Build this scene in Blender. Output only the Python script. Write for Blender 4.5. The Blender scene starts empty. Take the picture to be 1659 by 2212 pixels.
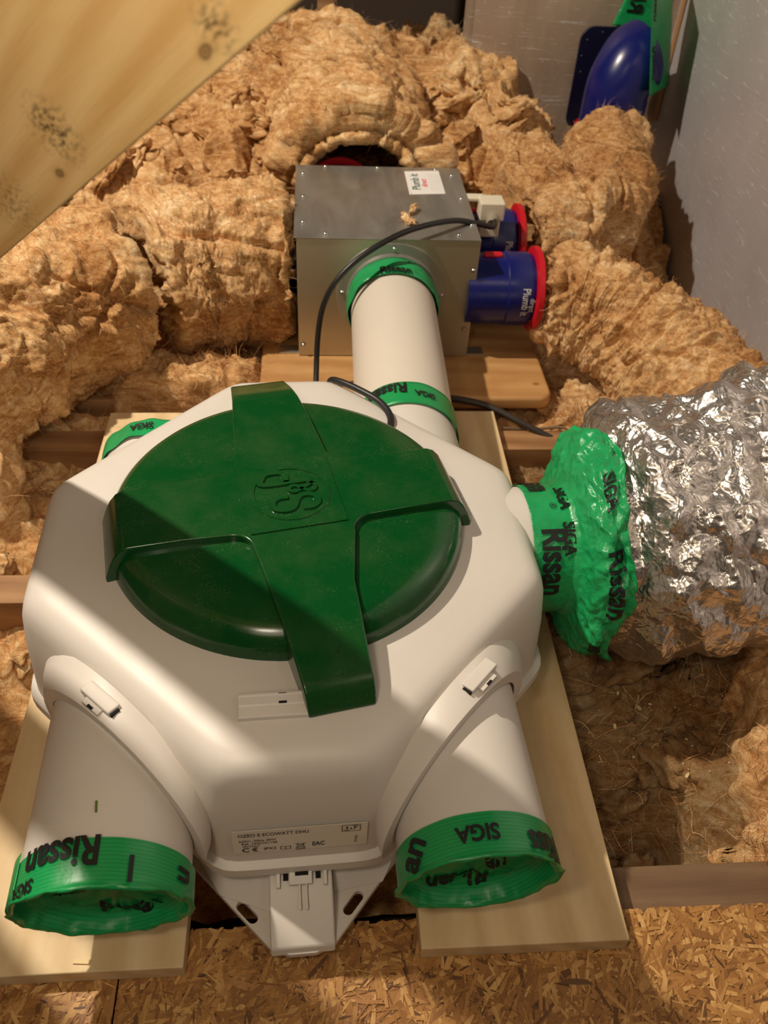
import bpy, bmesh, math, random
import numpy as np
from mathutils import Vector, Matrix, Euler, Quaternion
random.seed(7); rng = np.random.default_rng(7)
C = bpy.context.scene.collection
sc = bpy.context.scene
PI = math.pi

def lin(r, g, b):
    f = lambda v: (v/255/12.92) if v/255 <= .04045 else ((v/255+.055)/1.055)**2.4
    return (f(r), f(g), f(b), 1.0)

# ------------------------------------------------------------------ camera
cam = bpy.data.cameras.new('camera'); co = bpy.data.objects.new('camera', cam); C.objects.link(co)
f_px = 1844.0
fv = np.array([-159., -1721., f_px]); nv = np.array([-129., 1988., f_px])
Yv = fv/np.linalg.norm(fv); Dv = nv-nv.dot(Yv)*Yv; Dv /= np.linalg.norm(Dv); Zv = -Dv; Xv = np.cross(Yv, Zv)
R = np.array([Xv, Yv, Zv])
m = Matrix([[R[i][0], -R[i][1], -R[i][2], 0] for i in range(3)]+[[0, 0, 0, 1]])
m.translation = Vector((0, 0, .75))
co.matrix_world = m
cam.sensor_fit = 'VERTICAL'; cam.sensor_height = 36; cam.sensor_width = 27; cam.lens = 36*f_px/2212
cam.clip_start = .01
cam.dof.use_dof = True; cam.dof.focus_distance = .78; cam.dof.aperture_fstop = 9
sc.camera = co

# ------------------------------------------------------------------ light
KEY = Vector((-.9, 1.0, 1.7))
w = bpy.data.worlds.new('attic_air'); sc.world = w; w.use_nodes = True
w.node_tree.nodes['Background'].inputs[0].default_value = (1, .78, .56, 1)
w.node_tree.nodes['Background'].inputs[1].default_value = .042
def area(name, loc, target, size, energy, col):
    l = bpy.data.lights.new(name, 'AREA'); l.size = size; l.energy = energy; l.color = col; l.shape = 'DISK'
    o = bpy.data.objects.new(name, l); C.objects.link(o); o.location = loc
    o.rotation_euler = (Vector(target)-Vector(loc)).to_track_quat('-Z', 'Y').to_euler()
    return o
def bulb(name, loc, radius, energy, col):
    l = bpy.data.lights.new(name, 'POINT'); l.shadow_soft_size = radius; l.energy = energy; l.color = col
    o = bpy.data.objects.new(name, l); C.objects.link(o); o.location = loc
    return o
bulb('key_bulb', KEY, .022, 140, (1, .88, .72))
bulb('right_fill', (.75, -.35, 1.7), .10, 5.5, (1, .82, .62))  # added soft fill from the right on the camera side
area('fill_light', (-.3, -.9, 1.6), (0, .7, 0), .6, 3.4, (1, .8, .58))
area('brace_fill', (-.16, .03, .87), (-.18, .6, .5), .10, 1.5, (1, .88, .70))  # light added next to the camera to brighten the slanting brace
sc.view_settings.view_transform = 'Standard'; sc.view_settings.look = 'None'
sc.view_settings.gamma = 1; sc.view_settings.use_curve_mapping = False
sc.view_settings.exposure = 0.0

# ------------------------------------------------------------------ noise (numpy gradient noise)
_perm = rng.permutation(256); _perm = np.concatenate([_perm, _perm, _perm])
_grad = rng.normal(size=(256, 3)); _grad /= np.linalg.norm(_grad, axis=1)[:, None]
def noise(p):
    p = np.asarray(p, dtype=np.float64); i = np.floor(p).astype(int); f = p-i; i &= 255
    u = f*f*f*(f*(f*6-15)+10)
    out = 0
    for dx in (0, 1):
        for dy in (0, 1):
            for dz in (0, 1):
                h = _perm[_perm[_perm[(i[:, 0]+dx) & 255]+((i[:, 1]+dy) & 255)]+((i[:, 2]+dz) & 255)]
                g = _grad[h]
                d = g[:, 0]*(f[:, 0]-dx)+g[:, 1]*(f[:, 1]-dy)+g[:, 2]*(f[:, 2]-dz)
                wx = u[:, 0] if dx else 1-u[:, 0]; wy = u[:, 1] if dy else 1-u[:, 1]; wz = u[:, 2] if dz else 1-u[:, 2]
                out = out+d*wx*wy*wz
    return out*1.6
def fbm(p, o=4, g=.5):
    s = 0; a = 1; p = np.array(p, float)
    for k in range(o): s = s+a*noise(p); p = p*2.03+17.3; a *= g
    return s
def ridged(p, o=4, g=.5):
    s = 0; a = 1; p = np.array(p, float)
    for k in range(o): s = s+a*(1-2*np.abs(noise(p))); p = p*2.1+9.1; a *= g
    return s
def billow(p, o=4, g=.5):
    s = 0; a = 1; p = np.array(p, float)
    for k in range(o): s = s+a*np.abs(noise(p)); p = p*2.1+5.7; a *= g
    return s
def warp(p, sc_, amt):
    q = p*sc_
    return p+amt*np.stack([noise(q+3.1), noise(q+71.7), noise(q+133.3)], 1)
def wool(p, s=1.0):
    """height of torn glass wool: big lumps, torn layers and tufts"""
    q = warp(p, 9/s, .05*s); q = warp(q, 25/s, .014*s)
    h = .026*s*fbm(q*9/s, 2) + .020*s*(billow(q*13/s, 4)-.35) + .004*s*(ridged(q*22/s, 2)-.6)-.016*s*np.clip(.10-np.abs(noise(warp(p, 14/s, .02*s)*8/s+31)), 0, 1)/.10 + .0018*s*ridged(q*60/s, 2)
    return h

# ------------------------------------------------------------------ mesh helpers
def link(name, me, mat=None, parent=None):
    o = bpy.data.objects.new(name, me); C.objects.link(o)
    if mat is not None and len(me.materials) == 0: me.materials.append(mat)
    if parent is not None: o.parent = parent
    return o
def np_mesh(name, v, f, mat=None, parent=None, smooth=True, attr=None):
    me = bpy.data.meshes.new(name); v = np.ascontiguousarray(v, dtype=np.float32); f = np.ascontiguousarray(f, dtype=np.int32)
    n = f.shape[1]
    me.vertices.add(len(v)); me.vertices.foreach_set('co', v.ravel())
    me.loops.add(f.size); me.loops.foreach_set('vertex_index', f.ravel())
    me.polygons.add(len(f)); me.polygons.foreach_set('loop_start', np.arange(0, f.size, n, dtype=np.int32))
    me.polygons.foreach_set('use_smooth', np.full(len(f), smooth))
    me.update(calc_edges=True)
    if attr is not None:
        a = me.color_attributes.new('tone', 'FLOAT_COLOR', 'POINT')
        c = np.ones((len(v), 4), np.float32); c[:, :3] = np.asarray(attr)[:, None] if np.ndim(attr) == 1 else attr
        a.data.foreach_set('color', c.ravel())
    return link(name, me, mat, parent)
def grid_faces(nu, nv, wrap_v=False):
    i = np.arange(nu-1)[:, None]; j = np.arange(nv if wrap_v else nv-1)[None, :]
    j2 = (j+1) % nv
    return np.stack([i*nv+j+0*j, i*nv+j2, (i+1)*nv+j2, (i+1)*nv+j], -1).reshape(-1, 4)
def bm_obj(name, bm, mat, parent=None, smooth=None, bevel=0, seg=2, angle=35):
    bmesh.ops.recalc_face_normals(bm, faces=bm.faces)
    me = bpy.data.meshes.new(name); bm.to_mesh(me); bm.free()
    o = link(name, me, mat, parent)
    if smooth is not None:
        me.polygons.foreach_set('use_smooth', [True]*len(me.polygons))
        try: me.set_sharp_from_angle(angle=math.radians(smooth))
        except Exception: pass
    if bevel:
        b = o.modifiers.new('bevel', 'BEVEL'); b.width = bevel; b.segments = seg; b.limit_method = 'ANGLE'; b.angle_limit = math.radians(angle)
        me.polygons.foreach_set('use_smooth', [True]*len(me.polygons))
        wn = o.modifiers.new('wn', 'WEIGHTED_NORMAL'); wn.keep_sharp = True
    return o
def box(bm, c, s, rot=None):
    r = bmesh.ops.create_cube(bm, size=1)
    M = Matrix.Translation(c) @ (rot.to_4x4() if rot is not None else Matrix()) @ Matrix.Diagonal((*s, 1))
    bmesh.ops.transform(bm, matrix=M, verts=r['verts']); return r['verts']
def prism(bm, pts, z0, z1):
    a = [bm.verts.new((x, y, z0)) for x, y in pts]; b = [bm.verts.new((x, y, z1)) for x, y in pts]
    n = len(pts)
    bm.faces.new(a[::-1]); bm.faces.new(b)
    for i in range(n): bm.faces.new((a[i], a[(i+1) % n], b[(i+1) % n], b[i]))
    return a+b
def frame_to(axis):
    return Vector(axis).normalized().to_track_quat('Z', 'Y').to_matrix().to_4x4()
def lathe(bm, prof, n=64, M=Matrix(), close=False):
    """prof: list of (r, z) turned round local z"""
    rings = []
    for r, z in prof:
        if r < 1e-6: rings.append([bm.verts.new(M @ Vector((0, 0, z)))])
        else: rings.append([bm.verts.new(M @ Vector((r*math.cos(2*PI*k/n), r*math.sin(2*PI*k/n), z))) for k in range(n)])
    if close: rings.append(rings[0])
    for a, b in zip(rings, rings[1:]):
        for k in range(n):
            k2 = (k+1) % n
            if len(a) == 1 and len(b) == 1: continue
            if len(a) == 1: bm.faces.new((a[0], b[k], b[k2]))
            elif len(b) == 1: bm.faces.new((a[k], a[k2], b[0]))
            else: bm.faces.new((a[k], a[k2], b[k2], b[k]))
def tube_np(name, pts, r, mat, parent=None, n=12):
    pts = catmull(pts, 10)
    P = path_frames(pts)
    v = tube_points(P, lambda s, t: r, len(pts), n)
    return np_mesh(name, v, grid_faces(len(pts), n, True), mat, parent)
def catmull(p, k=10):
    p = [Vector(x) for x in p]; p = [p[0]*2-p[1]]+p+[p[-1]*2-p[-2]]
    out = []
    for i in range(1, len(p)-2):
        for j in range(k):
            t = j/k; a, b, c, d = p[i-1:i+3]
            out.append(.5*((2*b)+(c-a)*t+(2*a-5*b+4*c-d)*t*t+(3*b-a-3*c+d)*t**3))
    out.append(p[-2]); return [tuple(x) for x in out]
def path_frames(pts):
    p = np.array(pts, float); T = np.gradient(p, axis=0); T /= np.linalg.norm(T, axis=1)[:, None]
    up = np.array([0, 0, 1.]) if abs(T[0][2]) < .9 else np.array([1., 0, 0])
    U = []; u = up-T[0]*up.dot(T[0]); u /= np.linalg.norm(u)
    for t in T: u = u-t*u.dot(t); u /= np.linalg.norm(u); U.append(u)
    U = np.array(U); V = np.cross(T, U); return p, T, U, V
def resample(pts, n):
    p = np.array(catmull(pts, 12)); d = np.r_[0, np.cumsum(np.linalg.norm(np.diff(p, axis=0), axis=1))]
    s = np.linspace(0, d[-1], n); return np.stack([np.interp(s, d, p[:, k]) for k in range(3)], 1), d[-1]
def tube_points(P, rf, ns, nt):
    p, T, U, V = P
    th = np.linspace(0, 2*PI, nt, endpoint=False); out = np.empty((ns, nt, 3))
    for i in range(ns):
        r = rf(i/(ns-1), th); r = np.broadcast_to(r, th.shape)
        out[i] = p[i]+r[:, None]*(np.cos(th)[:, None]*U[i]+np.sin(th)[:, None]*V[i])
    return out.reshape(-1, 3)
def normals_of(v, f):
    a = v[f[:, 1]]-v[f[:, 0]]; b = v[f[:, 2]]-v[f[:, 0]]; n = np.cross(a, b)
    N = np.zeros_like(v)
    for k in range(f.shape[1]): np.add.at(N, f[:, k], n)
    return N/(np.linalg.norm(N, axis=1)[:, None]+1e-12)

def empty(name, loc, label, cat, rz=0, group=None):
    o = bpy.data.objects.new(name, None); C.objects.link(o); o.location = loc; o.rotation_euler = (0, 0, rz)
    o.empty_display_size = .02
    o['label'] = label; o['category'] = cat
    if group: o['group'] = group
    return o
def tag(o, label, cat, group=None, kind=None):
    o['label'] = label; o['category'] = cat
    if group: o['group'] = group
    if kind: o['kind'] = kind
    return o

# ------------------------------------------------------------------ materials
class NT:
    def __init__(s, name):
        s.m = bpy.data.materials.new(name); s.m.use_nodes = True; s.t = s.m.node_tree
        s.b = s.t.nodes['Principled BSDF']
    def n(s, typ, **kw):
        x = s.t.nodes.new(typ)
        for k, v in kw.items():
            if k.startswith('_'): setattr(x, k[1:], v)
            else:
                key = int(k[1:]) if k[0] == 'i' and k[1:].isdigit() else k.replace('__', ' ')
                sock = x.inputs[key]
                if hasattr(v, 'links') or isinstance(v, bpy.types.NodeSocket): s.t.links.new(v, sock)
                else: sock.default_value = v
        return x
    def l(s, a, b): s.t.links.new(a, b)
    def coord(s, scale=(1, 1, 1), rot=(0, 0, 0), kind='Object', src=None):
        if src is None: src = s.n('ShaderNodeTexCoord').outputs[kind]
        return s.n('ShaderNodeMapping', Vector=src, Rotation=rot, Scale=scale).outputs[0]
    def noise(s, vec, scale, detail=4, rough=.5, dist=0):
        return s.n('ShaderNodeTexNoise', Vector=vec, Scale=scale, Detail=detail, Roughness=rough, Distortion=dist).outputs[0]
    def ramp(s, fac, stops, interp='LINEAR'):
        r = s.n('ShaderNodeValToRGB', Fac=fac); r.color_ramp.interpolation = interp
        e = r.color_ramp.elements
        while len(e) < len(stops): e.new(.5)
        for q, (pos, col) in zip(e, stops): q.position = pos; q.color = col if len(col) == 4 else (*col, 1)
        return r.outputs[0]
    def mix(s, a, b, fac, mode='MIX'):
        x = s.n('ShaderNodeMix', _data_type='RGBA', _blend_type=mode)
        for sock, v in ((x.inputs[0], fac), (x.inputs[6], a), (x.inputs[7], b)):
            if isinstance(v, bpy.types.NodeSocket): s.l(v, sock)
            else: sock.default_value = v
        return x.outputs[2]
    def math(s, op, a, b=0., c=0.):
        x = s.n('ShaderNodeMath', _operation=op)
        for i, v in enumerate((a, b, c)):
            if isinstance(v, bpy.types.NodeSocket): s.l(v, x.inputs[i])
            else: x.inputs[i].default_value = v
        return x.outputs[0]
    def bump(s, h, strength, dist, prev=None):
        x = s.n('ShaderNodeBump', Height=h, Strength=strength, Distance=dist)
        if prev is not None: s.l(prev, x.inputs['Normal'])
        return x.outputs[0]
    def out(s, **kw):
        for k, v in kw.items():
            sock = s.b.inputs[k.replace('__', ' ')]
            if isinstance(v, bpy.types.NodeSocket): s.l(v, sock)
            else: sock.default_value = v
        return s.m
def g(v): return (v, v, v, 1)

def plain(name, col, rough=.5, metal=0, bumps=0, var=.06, **kw):
    t = NT(name); v = t.coord()
    n = t.noise(v, 40, 5)
    dark = tuple(c*(1-var) for c in col[:3])+(1,); light = tuple(min(1, c*(1+var)) for c in col[:3])+(1,)
    c = t.mix(dark, light, n)
    args = dict(Base__Color=c, Roughness=t.math('MULTIPLY_ADD', n, .12, rough-.06), Metallic=metal)
    if bumps: args['Normal'] = t.bump(t.noise(v, 900, 2), bumps, .0003)
    args.update(kw)
    return t.out(**args)

def wood(name, c_light, c_dark, axis=(1, 14, 14), knots=(), stain=0.0, rough=.6, dark_spots=()):
    t = NT(name); src = t.n('ShaderNodeTexCoord').outputs['Object']
    v = t.coord(axis, src=src)
    wv = t.noise(v, 3.0, 5, .55, .6)
    v2 = t.coord((axis[0]*2, axis[1]*6, axis[2]*6), src=src)
    fine = t.noise(v2, 6, 4, .6)
    ringv = t.n('ShaderNodeTexWave', Vector=v, Scale=1.3, Distortion=5, Detail=3, Detail__Scale=.8, _bands_direction='DIAGONAL').outputs[1]
    fac = t.math('ADD', t.math('MULTIPLY', wv, .55), t.math('MULTIPLY', ringv, .3))
    fac = t.math('ADD', fac, t.math('MULTIPLY_ADD', fine, .3, -.12))
    col = t.ramp(fac, [(.2, c_light), (.55, tuple((a+b)/2 for a, b in zip(c_light, c_dark))), (.85, c_dark)])
    hb = fine
    for (kx, ky, kz, r) in knots:
        d = t.n('ShaderNodeVectorMath', _operation='SUBTRACT'); t.l(src, d.inputs[0]); d.inputs[1].default_value = (kx, ky, kz)
        sc2 = t.n('ShaderNodeVectorMath', _operation='MULTIPLY'); t.l(d.outputs[0], sc2.inputs[0]); sc2.inputs[1].default_value = (.6/r, 1/r, 1/r)
        ln = t.n('ShaderNodeVectorMath', _operation='LENGTH'); t.l(sc2.outputs[0], ln.inputs[0])
        dist = t.math('ADD', ln.outputs['Value'], t.math('MULTIPLY_ADD', t.noise(src, 120, 3), .5, -.25))
        kmask = t.ramp(dist, [(.0, g(.75)), (.35, g(.55)), (.48, g(.9)), (.6, g(.25)), (1, g(0))])
        col = t.mix(col, lin(96, 58, 26), kmask)
    for (kx, ky, kz, r, a) in dark_spots:
        d = t.n('ShaderNodeVectorMath', _operation='SUBTRACT'); t.l(src, d.inputs[0]); d.inputs[1].default_value = (kx, ky, kz)
        ln = t.n('ShaderNodeVectorMath', _operation='LENGTH'); t.l(d.outputs[0], ln.inputs[0])
        m_ = t.ramp(t.math('DIVIDE', ln.outputs['Value'], r), [(.2, g(1)), (1, g(0))])
        sp = t.ramp(t.noise(t.coord((1, 2.2, 2.2), src=src), 190, 3, .7), [(.46, g(0)), (.6, g(1))])
        col = t.mix(col, lin(84, 66, 38), t.math('MULTIPLY', t.math('MULTIPLY', m_, sp), a))
    if stain:
        st = t.ramp(t.noise(t.coord((2, 4, 4), src=src), 5, 5, .6), [(.45, g(0)), (.75, g(stain))])
        col = t.mix(col, c_dark, st)
    return t.out(Base__Color=col, Roughness=rough, Normal=t.bump(fine, .25, .0012))

def wool_mat(name, hue=1.0, dark=1.0):
    t = NT(name); src = t.n('ShaderNodeTexCoord').outputs['Object']
    big = t.noise(src, 7, 4, .6, .6)
    st = t.noise(t.coord((1, 1.6, 3.2), (.3, .2, .5), src=src), 17, 6, .62, 2.4)
    fib = t.noise(t.coord((1, 5, 2.4), (.2, .4, .9), src=src), 90, 4, .7, 2.2)
    fib2 = t.noise(t.coord((6, 1, 1.8), (.9, .1, .3), src=src), 80, 3, .7, 2.0)
    fac = t.math('ADD', t.math('MULTIPLY', big, .45), t.math('MULTIPLY', st, .55))
    fac = t.math('ADD', fac, t.math('MULTIPLY_ADD', fib, .35, -.175))
    fac = t.math('ADD', fac, t.math('MULTIPLY_ADD', fib2, .25, -.125))
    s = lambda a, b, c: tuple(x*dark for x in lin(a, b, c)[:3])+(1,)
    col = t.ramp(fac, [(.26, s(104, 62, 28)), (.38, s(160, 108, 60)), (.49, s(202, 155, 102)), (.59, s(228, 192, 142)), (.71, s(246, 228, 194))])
    h = t.math('ADD', t.math('MULTIPLY', fib, .6), t.math('MULTIPLY', fib2, .5))
    h = t.math('ADD', h, t.math('MULTIPLY', st, .8))
    nrm = t.bump(h, .38, .004)
    return t.out(Base__Color=col, Roughness=.95, Normal=nrm, Sheen__Weight=.15, Specular__IOR__Level=.15, Sheen__Tint=lin(240, 205, 160))

M_wool = wool_mat('glass_wool'); M_wool_dark = wool_mat('glass_wool_matted_shaded', dark=.42)  # matted wool is browner itself; shade of the right bay is darkened in too
def fibre_mat():
    t = NT('wool_fibre'); a = t.n('ShaderNodeVertexColor', _layer_name='tone').outputs[0]
    col = t.ramp(a, [(0, lin(140, 84, 42)), (.5, lin(206, 152, 98)), (1, lin(244, 216, 172))])
    return t.out(Base__Color=col, Roughness=.8, Specular__IOR__Level=.3)
M_fib = fibre_mat()
M_white = plain('white_plastic', lin(212, 205, 197), .42, bumps=.12, var=.015)
M_white_in = plain('white_plastic_inner', lin(196, 188, 178), .5, bumps=.1, var=.02)
M_pipe = plain('pipe_plastic', lin(216, 206, 192), .38, var=.015)
M_black = plain('black_rubber', lin(30, 30, 30), .42)
M_ink = plain('black_ink', lin(18, 20, 18), .5)
M_grey_ink = plain('grey_ink', lin(205, 205, 205), .5)
M_hole = plain('dark_recess', lin(12, 10, 9), .9)
M_red = plain('red_plastic', lin(200, 14, 34), .4)
M_blue = plain('blue_plastic', lin(16, 25, 100), .27)
M_bluedark = plain('dark_blue_plastic', lin(12, 14, 44), .4)
M_cream = plain('cream_plastic', lin(225, 215, 192), .45)
M_screw = plain('zinc_screw', lin(200, 200, 198), .25, 1)
M_paper = plain('sticker_paper', lin(238, 234, 230), .5)
M_chip = plain('wood_shaving', lin(238, 212, 160), .7, var=.2)

def lid_green():
    t = NT('green_lid_plastic'); v = t.n('ShaderNodeTexCoord').outputs['Object']
    dust = t.ramp(t.noise(v, 700, 3, .75), [(.58, g(0)), (.68, g(1))])
    patch = t.ramp(t.noise(v, 16, 5, .65), [(.42, g(0)), (.72, g(1))])
    patch2 = t.ramp(t.noise(v, 34, 4, .7), [(.5, g(0)), (.75, g(1))])
    scr = t.ramp(t.noise(t.coord((1, 9, 1), (0, 0, .8), src=v), 160, 3, .6), [(.62, g(0)), (.75, g(1))])
    mk = t.math('MULTIPLY', t.math('ADD', dust, t.math('MULTIPLY', scr, .6)), t.math('MULTIPLY_ADD', patch2, .55, .02))
    film = t.math('MULTIPLY', patch, .09)
    col = t.mix(lin(5, 68, 26), lin(110, 116, 78), film)
    col = t.mix(col, lin(176, 186, 150), t.math('MULTIPLY', mk, .6))
    return t.out(Base__Color=col, Roughness=t.math('MULTIPLY_ADD', patch, .14, .14), Specular__IOR__Level=.5)
M_lid = lid_green()
def tape_mat(name='green_tape', trans=0.0):
    t = NT(name); v = t.n('ShaderNodeTexCoord').outputs['Object']
    big = t.noise(v, 30, 4, .6)
    col = t.mix(lin(14, 128, 68), lin(40, 176, 104), big)
    h = t.math('ADD', t.noise(v, 90, 4, .6, .8), 0)
    return t.out(Base__Color=col, Roughness=.3, Normal=t.bump(h, .5, .003), Subsurface__Weight=.05, Subsurface__Radius=(.002, .006, .002))
M_tape = tape_mat()
def tape_lines():
    t = NT('ribbed_green_tape'); v = t.n('ShaderNodeTexCoord').outputs['Object']
    ln = t.n('ShaderNodeTexWave', Vector=v, Scale=110, Distortion=.6, Detail=2, _bands_direction='Y').outputs[1]
    col = t.mix(lin(22, 146, 78), lin(14, 112, 56), t.ramp(ln, [(.82, g(0)), (.95, g(1))]))
    col = t.mix(col, lin(40, 168, 96), t.math('MULTIPLY', t.noise(v, 25, 3), .5))
    return t.out(Base__Color=col, Roughness=.34, Normal=t.bump(t.noise(v, 60, 4), .3, .002))
M_tape2 = tape_lines()
def galv():
    t = NT('galvanised_steel'); v = t.n('ShaderNodeTexCoord').outputs['Object']
    n = t.noise(t.coord((3, 1, 1), (0, 0, .6), src=v), 9, 5, .6, .5)
    n2 = t.noise(t.coord((1, 12, 4), (0, 0, .5), src=v), 30, 3, .6)
    col = t.mix(lin(150, 148, 142), lin(204, 202, 194), n)
    return t.out(Base__Color=col, Metallic=.8, Roughness=t.math('MULTIPLY_ADD', n, .3, .27), Normal=t.bump(n2, .04, .001))
M_galv = galv()
def galv_front():
    t = NT('galvanised_steel_brushed'); v = t.n('ShaderNodeTexCoord').outputs['Object']
    n = t.noise(v, 6, 4, .6)
    col = t.mix(lin(178, 172, 152), lin(204, 198, 180), n)
    return t.out(Base__Color=col, Metallic=.85, Roughness=.42, Normal=t.bump(t.noise(t.coord((1, 1, 60), src=v), 20, 2), .05, .0006))
M_galvf = galv_front()
def foil():
    t = NT('crumpled_foil'); v = t.n('ShaderNodeTexCoord').outputs['Object']
    wv = t.n('ShaderNodeVectorMath', _operation='ADD'); t.l(v, wv.inputs[0])
    nn = t.n('ShaderNodeTexNoise', Vector=v, Scale=35, Detail=2); s_ = t.n('ShaderNodeVectorMath', _operation='SCALE'); t.l(nn.outputs[1], s_.inputs[0]); s_.inputs['Scale'].default_value = .02
    t.l(s_.outputs[0], wv.inputs[1])
    vo = t.n('ShaderNodeTexVoronoi', Vector=wv.outputs[0], Scale=85).outputs[0]
    vo2 = t.n('ShaderNodeTexVoronoi', Vector=wv.outputs[0], Scale=210).outputs[0]
    h = t.math('ADD', vo, t.math('MULTIPLY', vo2, .5))
    return t.out(Base__Color=lin(226, 220, 214), Metallic=.97, Roughness=.30, Normal=t.bump(h, .5, .003))
M_foil = foil()
def board_foil(name, a, b, rough):
    t = NT(name); v = t.n('ShaderNodeTexCoord').outputs['Object']
    n = t.noise(v, 5, 5, .6)
    scr = t.ramp(t.noise(t.coord((1, 1.5, 16), (.45, 0, 0), src=v), 14, 4, .7, .5), [(.60, g(0)), (.66, g(1))])
    blot = t.ramp(t.noise(v, 70, 3, .7), [(.66, g(0)), (.74, g(1))])
    col = t.mix(t.mix(a, b, n), lin(246, 244, 246), t.math('MULTIPLY', t.math('ADD', scr, blot), .55))
    return t.out(Base__Color=col, Metallic=.3, Roughness=rough, Normal=t.bump(t.math('ADD', n, scr), .18, .004))
M_wallfoil = board_foil('foil_faced_board', lin(176, 170, 170), lin(204, 200, 202), .42)
M_wallback = board_foil('foil_faced_board_dull', lin(158, 138, 118), lin(190, 170, 150), .5)
def osb():
    t = NT('strand_board'); a = t.n('ShaderNodeVertexColor', _layer_name='tone').outputs[0]
    v = t.n('ShaderNodeTexCoord').outputs['Object']
    col = t.ramp(a, [(0, lin(70, 40, 18)), (.06, lin(126, 82, 38)), (.3, lin(156, 106, 52)), (.7, lin(178, 128, 66)), (1, lin(210, 164, 100))])
    col = t.mix(col, lin(120, 76, 32), t.math('MULTIPLY', t.ramp(t.noise(t.coord((4, 1, 1), (0, 0, .5), src=v), 90, 4, .7), [(.5, g(0)), (.75, g(1))]), .6))
    return t.out(Base__Color=col, Roughness=.55, Normal=t.bump(t.noise(t.coord((1, 5, 1), (0, 0, 1.0), src=v), 120, 3), .3, .001))
M_osb = osb()
W_plank = wood('plank_pine', lin(232, 208, 166), lin(200, 166, 116), axis=(12, 1, 12), stain=.25)
W_plank2 = wood('plank_pine_knotted', lin(228, 202, 158), lin(190, 156, 106), axis=(12, 1, 12), knots=((.031, -.10, .0, .008), (.041, -.123, 0, .004)), stain=.3)
W_joist = wood('joist_timber', lin(178, 136, 92), lin(118, 76, 42), axis=(1, 12, 12), stain=.4)
W_board = wood('box_board_pine', lin(206, 160, 104), lin(164, 110, 58), axis=(1, 12, 12), stain=.5, knots=((.245, -.022, .0, .006), (.205, -.018, .0, .005)))

# ------------------------------------------------------------------ text
def text_bm(s, size, weight=.0, squeeze=1.0, extrude=0.0):
    cu = bpy.data.curves.new('t', 'FONT'); cu.body = s; cu.size = size; cu.align_x = 'CENTER'; cu.align_y = 'CENTER'
    cu.offset = weight*size; cu.resolution_u = 4; cu.extrude = extrude
    o = bpy.data.objects.new('t', cu); C.objects.link(o)
    me = bpy.data.meshes.new_from_object(o.evaluated_get(bpy.context.evaluated_depsgraph_get()))
    bpy.data.objects.remove(o); bpy.data.curves.remove(cu)
    bm = bmesh.new(); bm.from_mesh(me); bpy.data.meshes.remove(me)
    bmesh.ops.remove_doubles(bm, verts=bm.verts, dist=size*.002)
    for v in bm.verts: v.co.x *= squeeze
    return bm
def subdiv_long(bm, L, it=5):
    for _ in range(it):
        bmesh.ops.triangulate(bm, faces=bm.faces[:])
        e = [x for x in bm.edges if x.calc_length() > L]
        if not e: break
        bmesh.ops.subdivide_edges(bm, edges=e, cuts=1)
def lettering(items, fn, mat, parent, name='lettering', L=.006):
    """items: (text, size, u, v, angle, weight, squeeze); fn maps (u, v) to a surface point; one mesh per word"""
    for (s, size, u, v, ang, wt, sq) in items:
        B = bmesh.new(); t = text_bm(s, size, wt, sq); subdiv_long(t, L)
        ca, sa = math.cos(ang), math.sin(ang); vm = {}
        for x in t.verts: vm[x.index] = B.verts.new(fn(u+x.co.x*ca-x.co.y*sa, v+x.co.x*sa+x.co.y*ca))
        for f in t.faces:
            try: B.faces.new([vm[x.index] for x in f.verts])
            except ValueError: pass
        t.free(); me = bpy.data.meshes.new(name); B.to_mesh(me); B.free(); link(name, me, mat, parent)
def cyl_fn(O, axis, ref, r):
    """u runs round the cylinder from ref, v along the axis"""
    A = Vector(axis).normalized(); E1 = Vector(ref); E1 = (E1-A*E1.dot(A)).normalized(); E2 = A.cross(E1); O = Vector(O)
    return lambda u, v: O+A*v+(E1*math.cos(u/r)+E2*math.sin(u/r))*r

# ------------------------------------------------------------------ fibres
def fibres(name, V, N, count, parent, length=(.012, .05), width=.00035, lift=.35, seg=5, curl=1.0, sel=None, label=None):
    if sel is None: sel = np.arange(len(V))
    idx = rng.choice(sel, count); p = V[idx].copy(); n = N[idx]
    d = rng.normal(size=(count, 3)); d -= n*(d*n).sum(1)[:, None]*(1-lift*rng.random(count))[:, None]
    d += n*lift*rng.random((count, 1)); d /= np.linalg.norm(d, axis=1)[:, None]
    L = (length[0]+(length[1]-length[0])*rng.random(count)**2)[:, None]
    bend = rng.normal(size=(count, 3))*curl
    W = width*(.6+rng.random((count, 1)))
    vs = []
    for k in range(seg+1):
        s = np.cross(d, n); s /= np.linalg.norm(s, axis=1)[:, None]+1e-9
        tw = W*(1-.8*(k/seg))
        vs.append(p-s*tw); vs.append(p+s*tw)
        p = p+d*L/seg; d = d+bend*.35*(.4+k/seg); d -= n*.08*k; d /= np.linalg.norm(d, axis=1)[:, None]
    v = np.stack(vs, 1)  # count, 2(seg+1), 3
    base = np.arange(count)[:, None]*(2*(seg+1)); f = []
    for k in range(seg): f.append(np.stack([base[:, 0]+2*k, base[:, 0]+2*k+1, base[:, 0]+2*k+3, base[:, 0]+2*k+2], 1))
    tone = np.repeat(rng.random(count), 2*(seg+1))
    o = np_mesh(name, v.reshape(-1, 3), np.concatenate(f), M_fib, parent, True, tone)
    o['kind'] = 'stuff'
    if label: o['label'] = label
    return o

# ================================================================== SETTING
def struct(o, kind='structure'): o['kind'] = kind; return o
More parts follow.
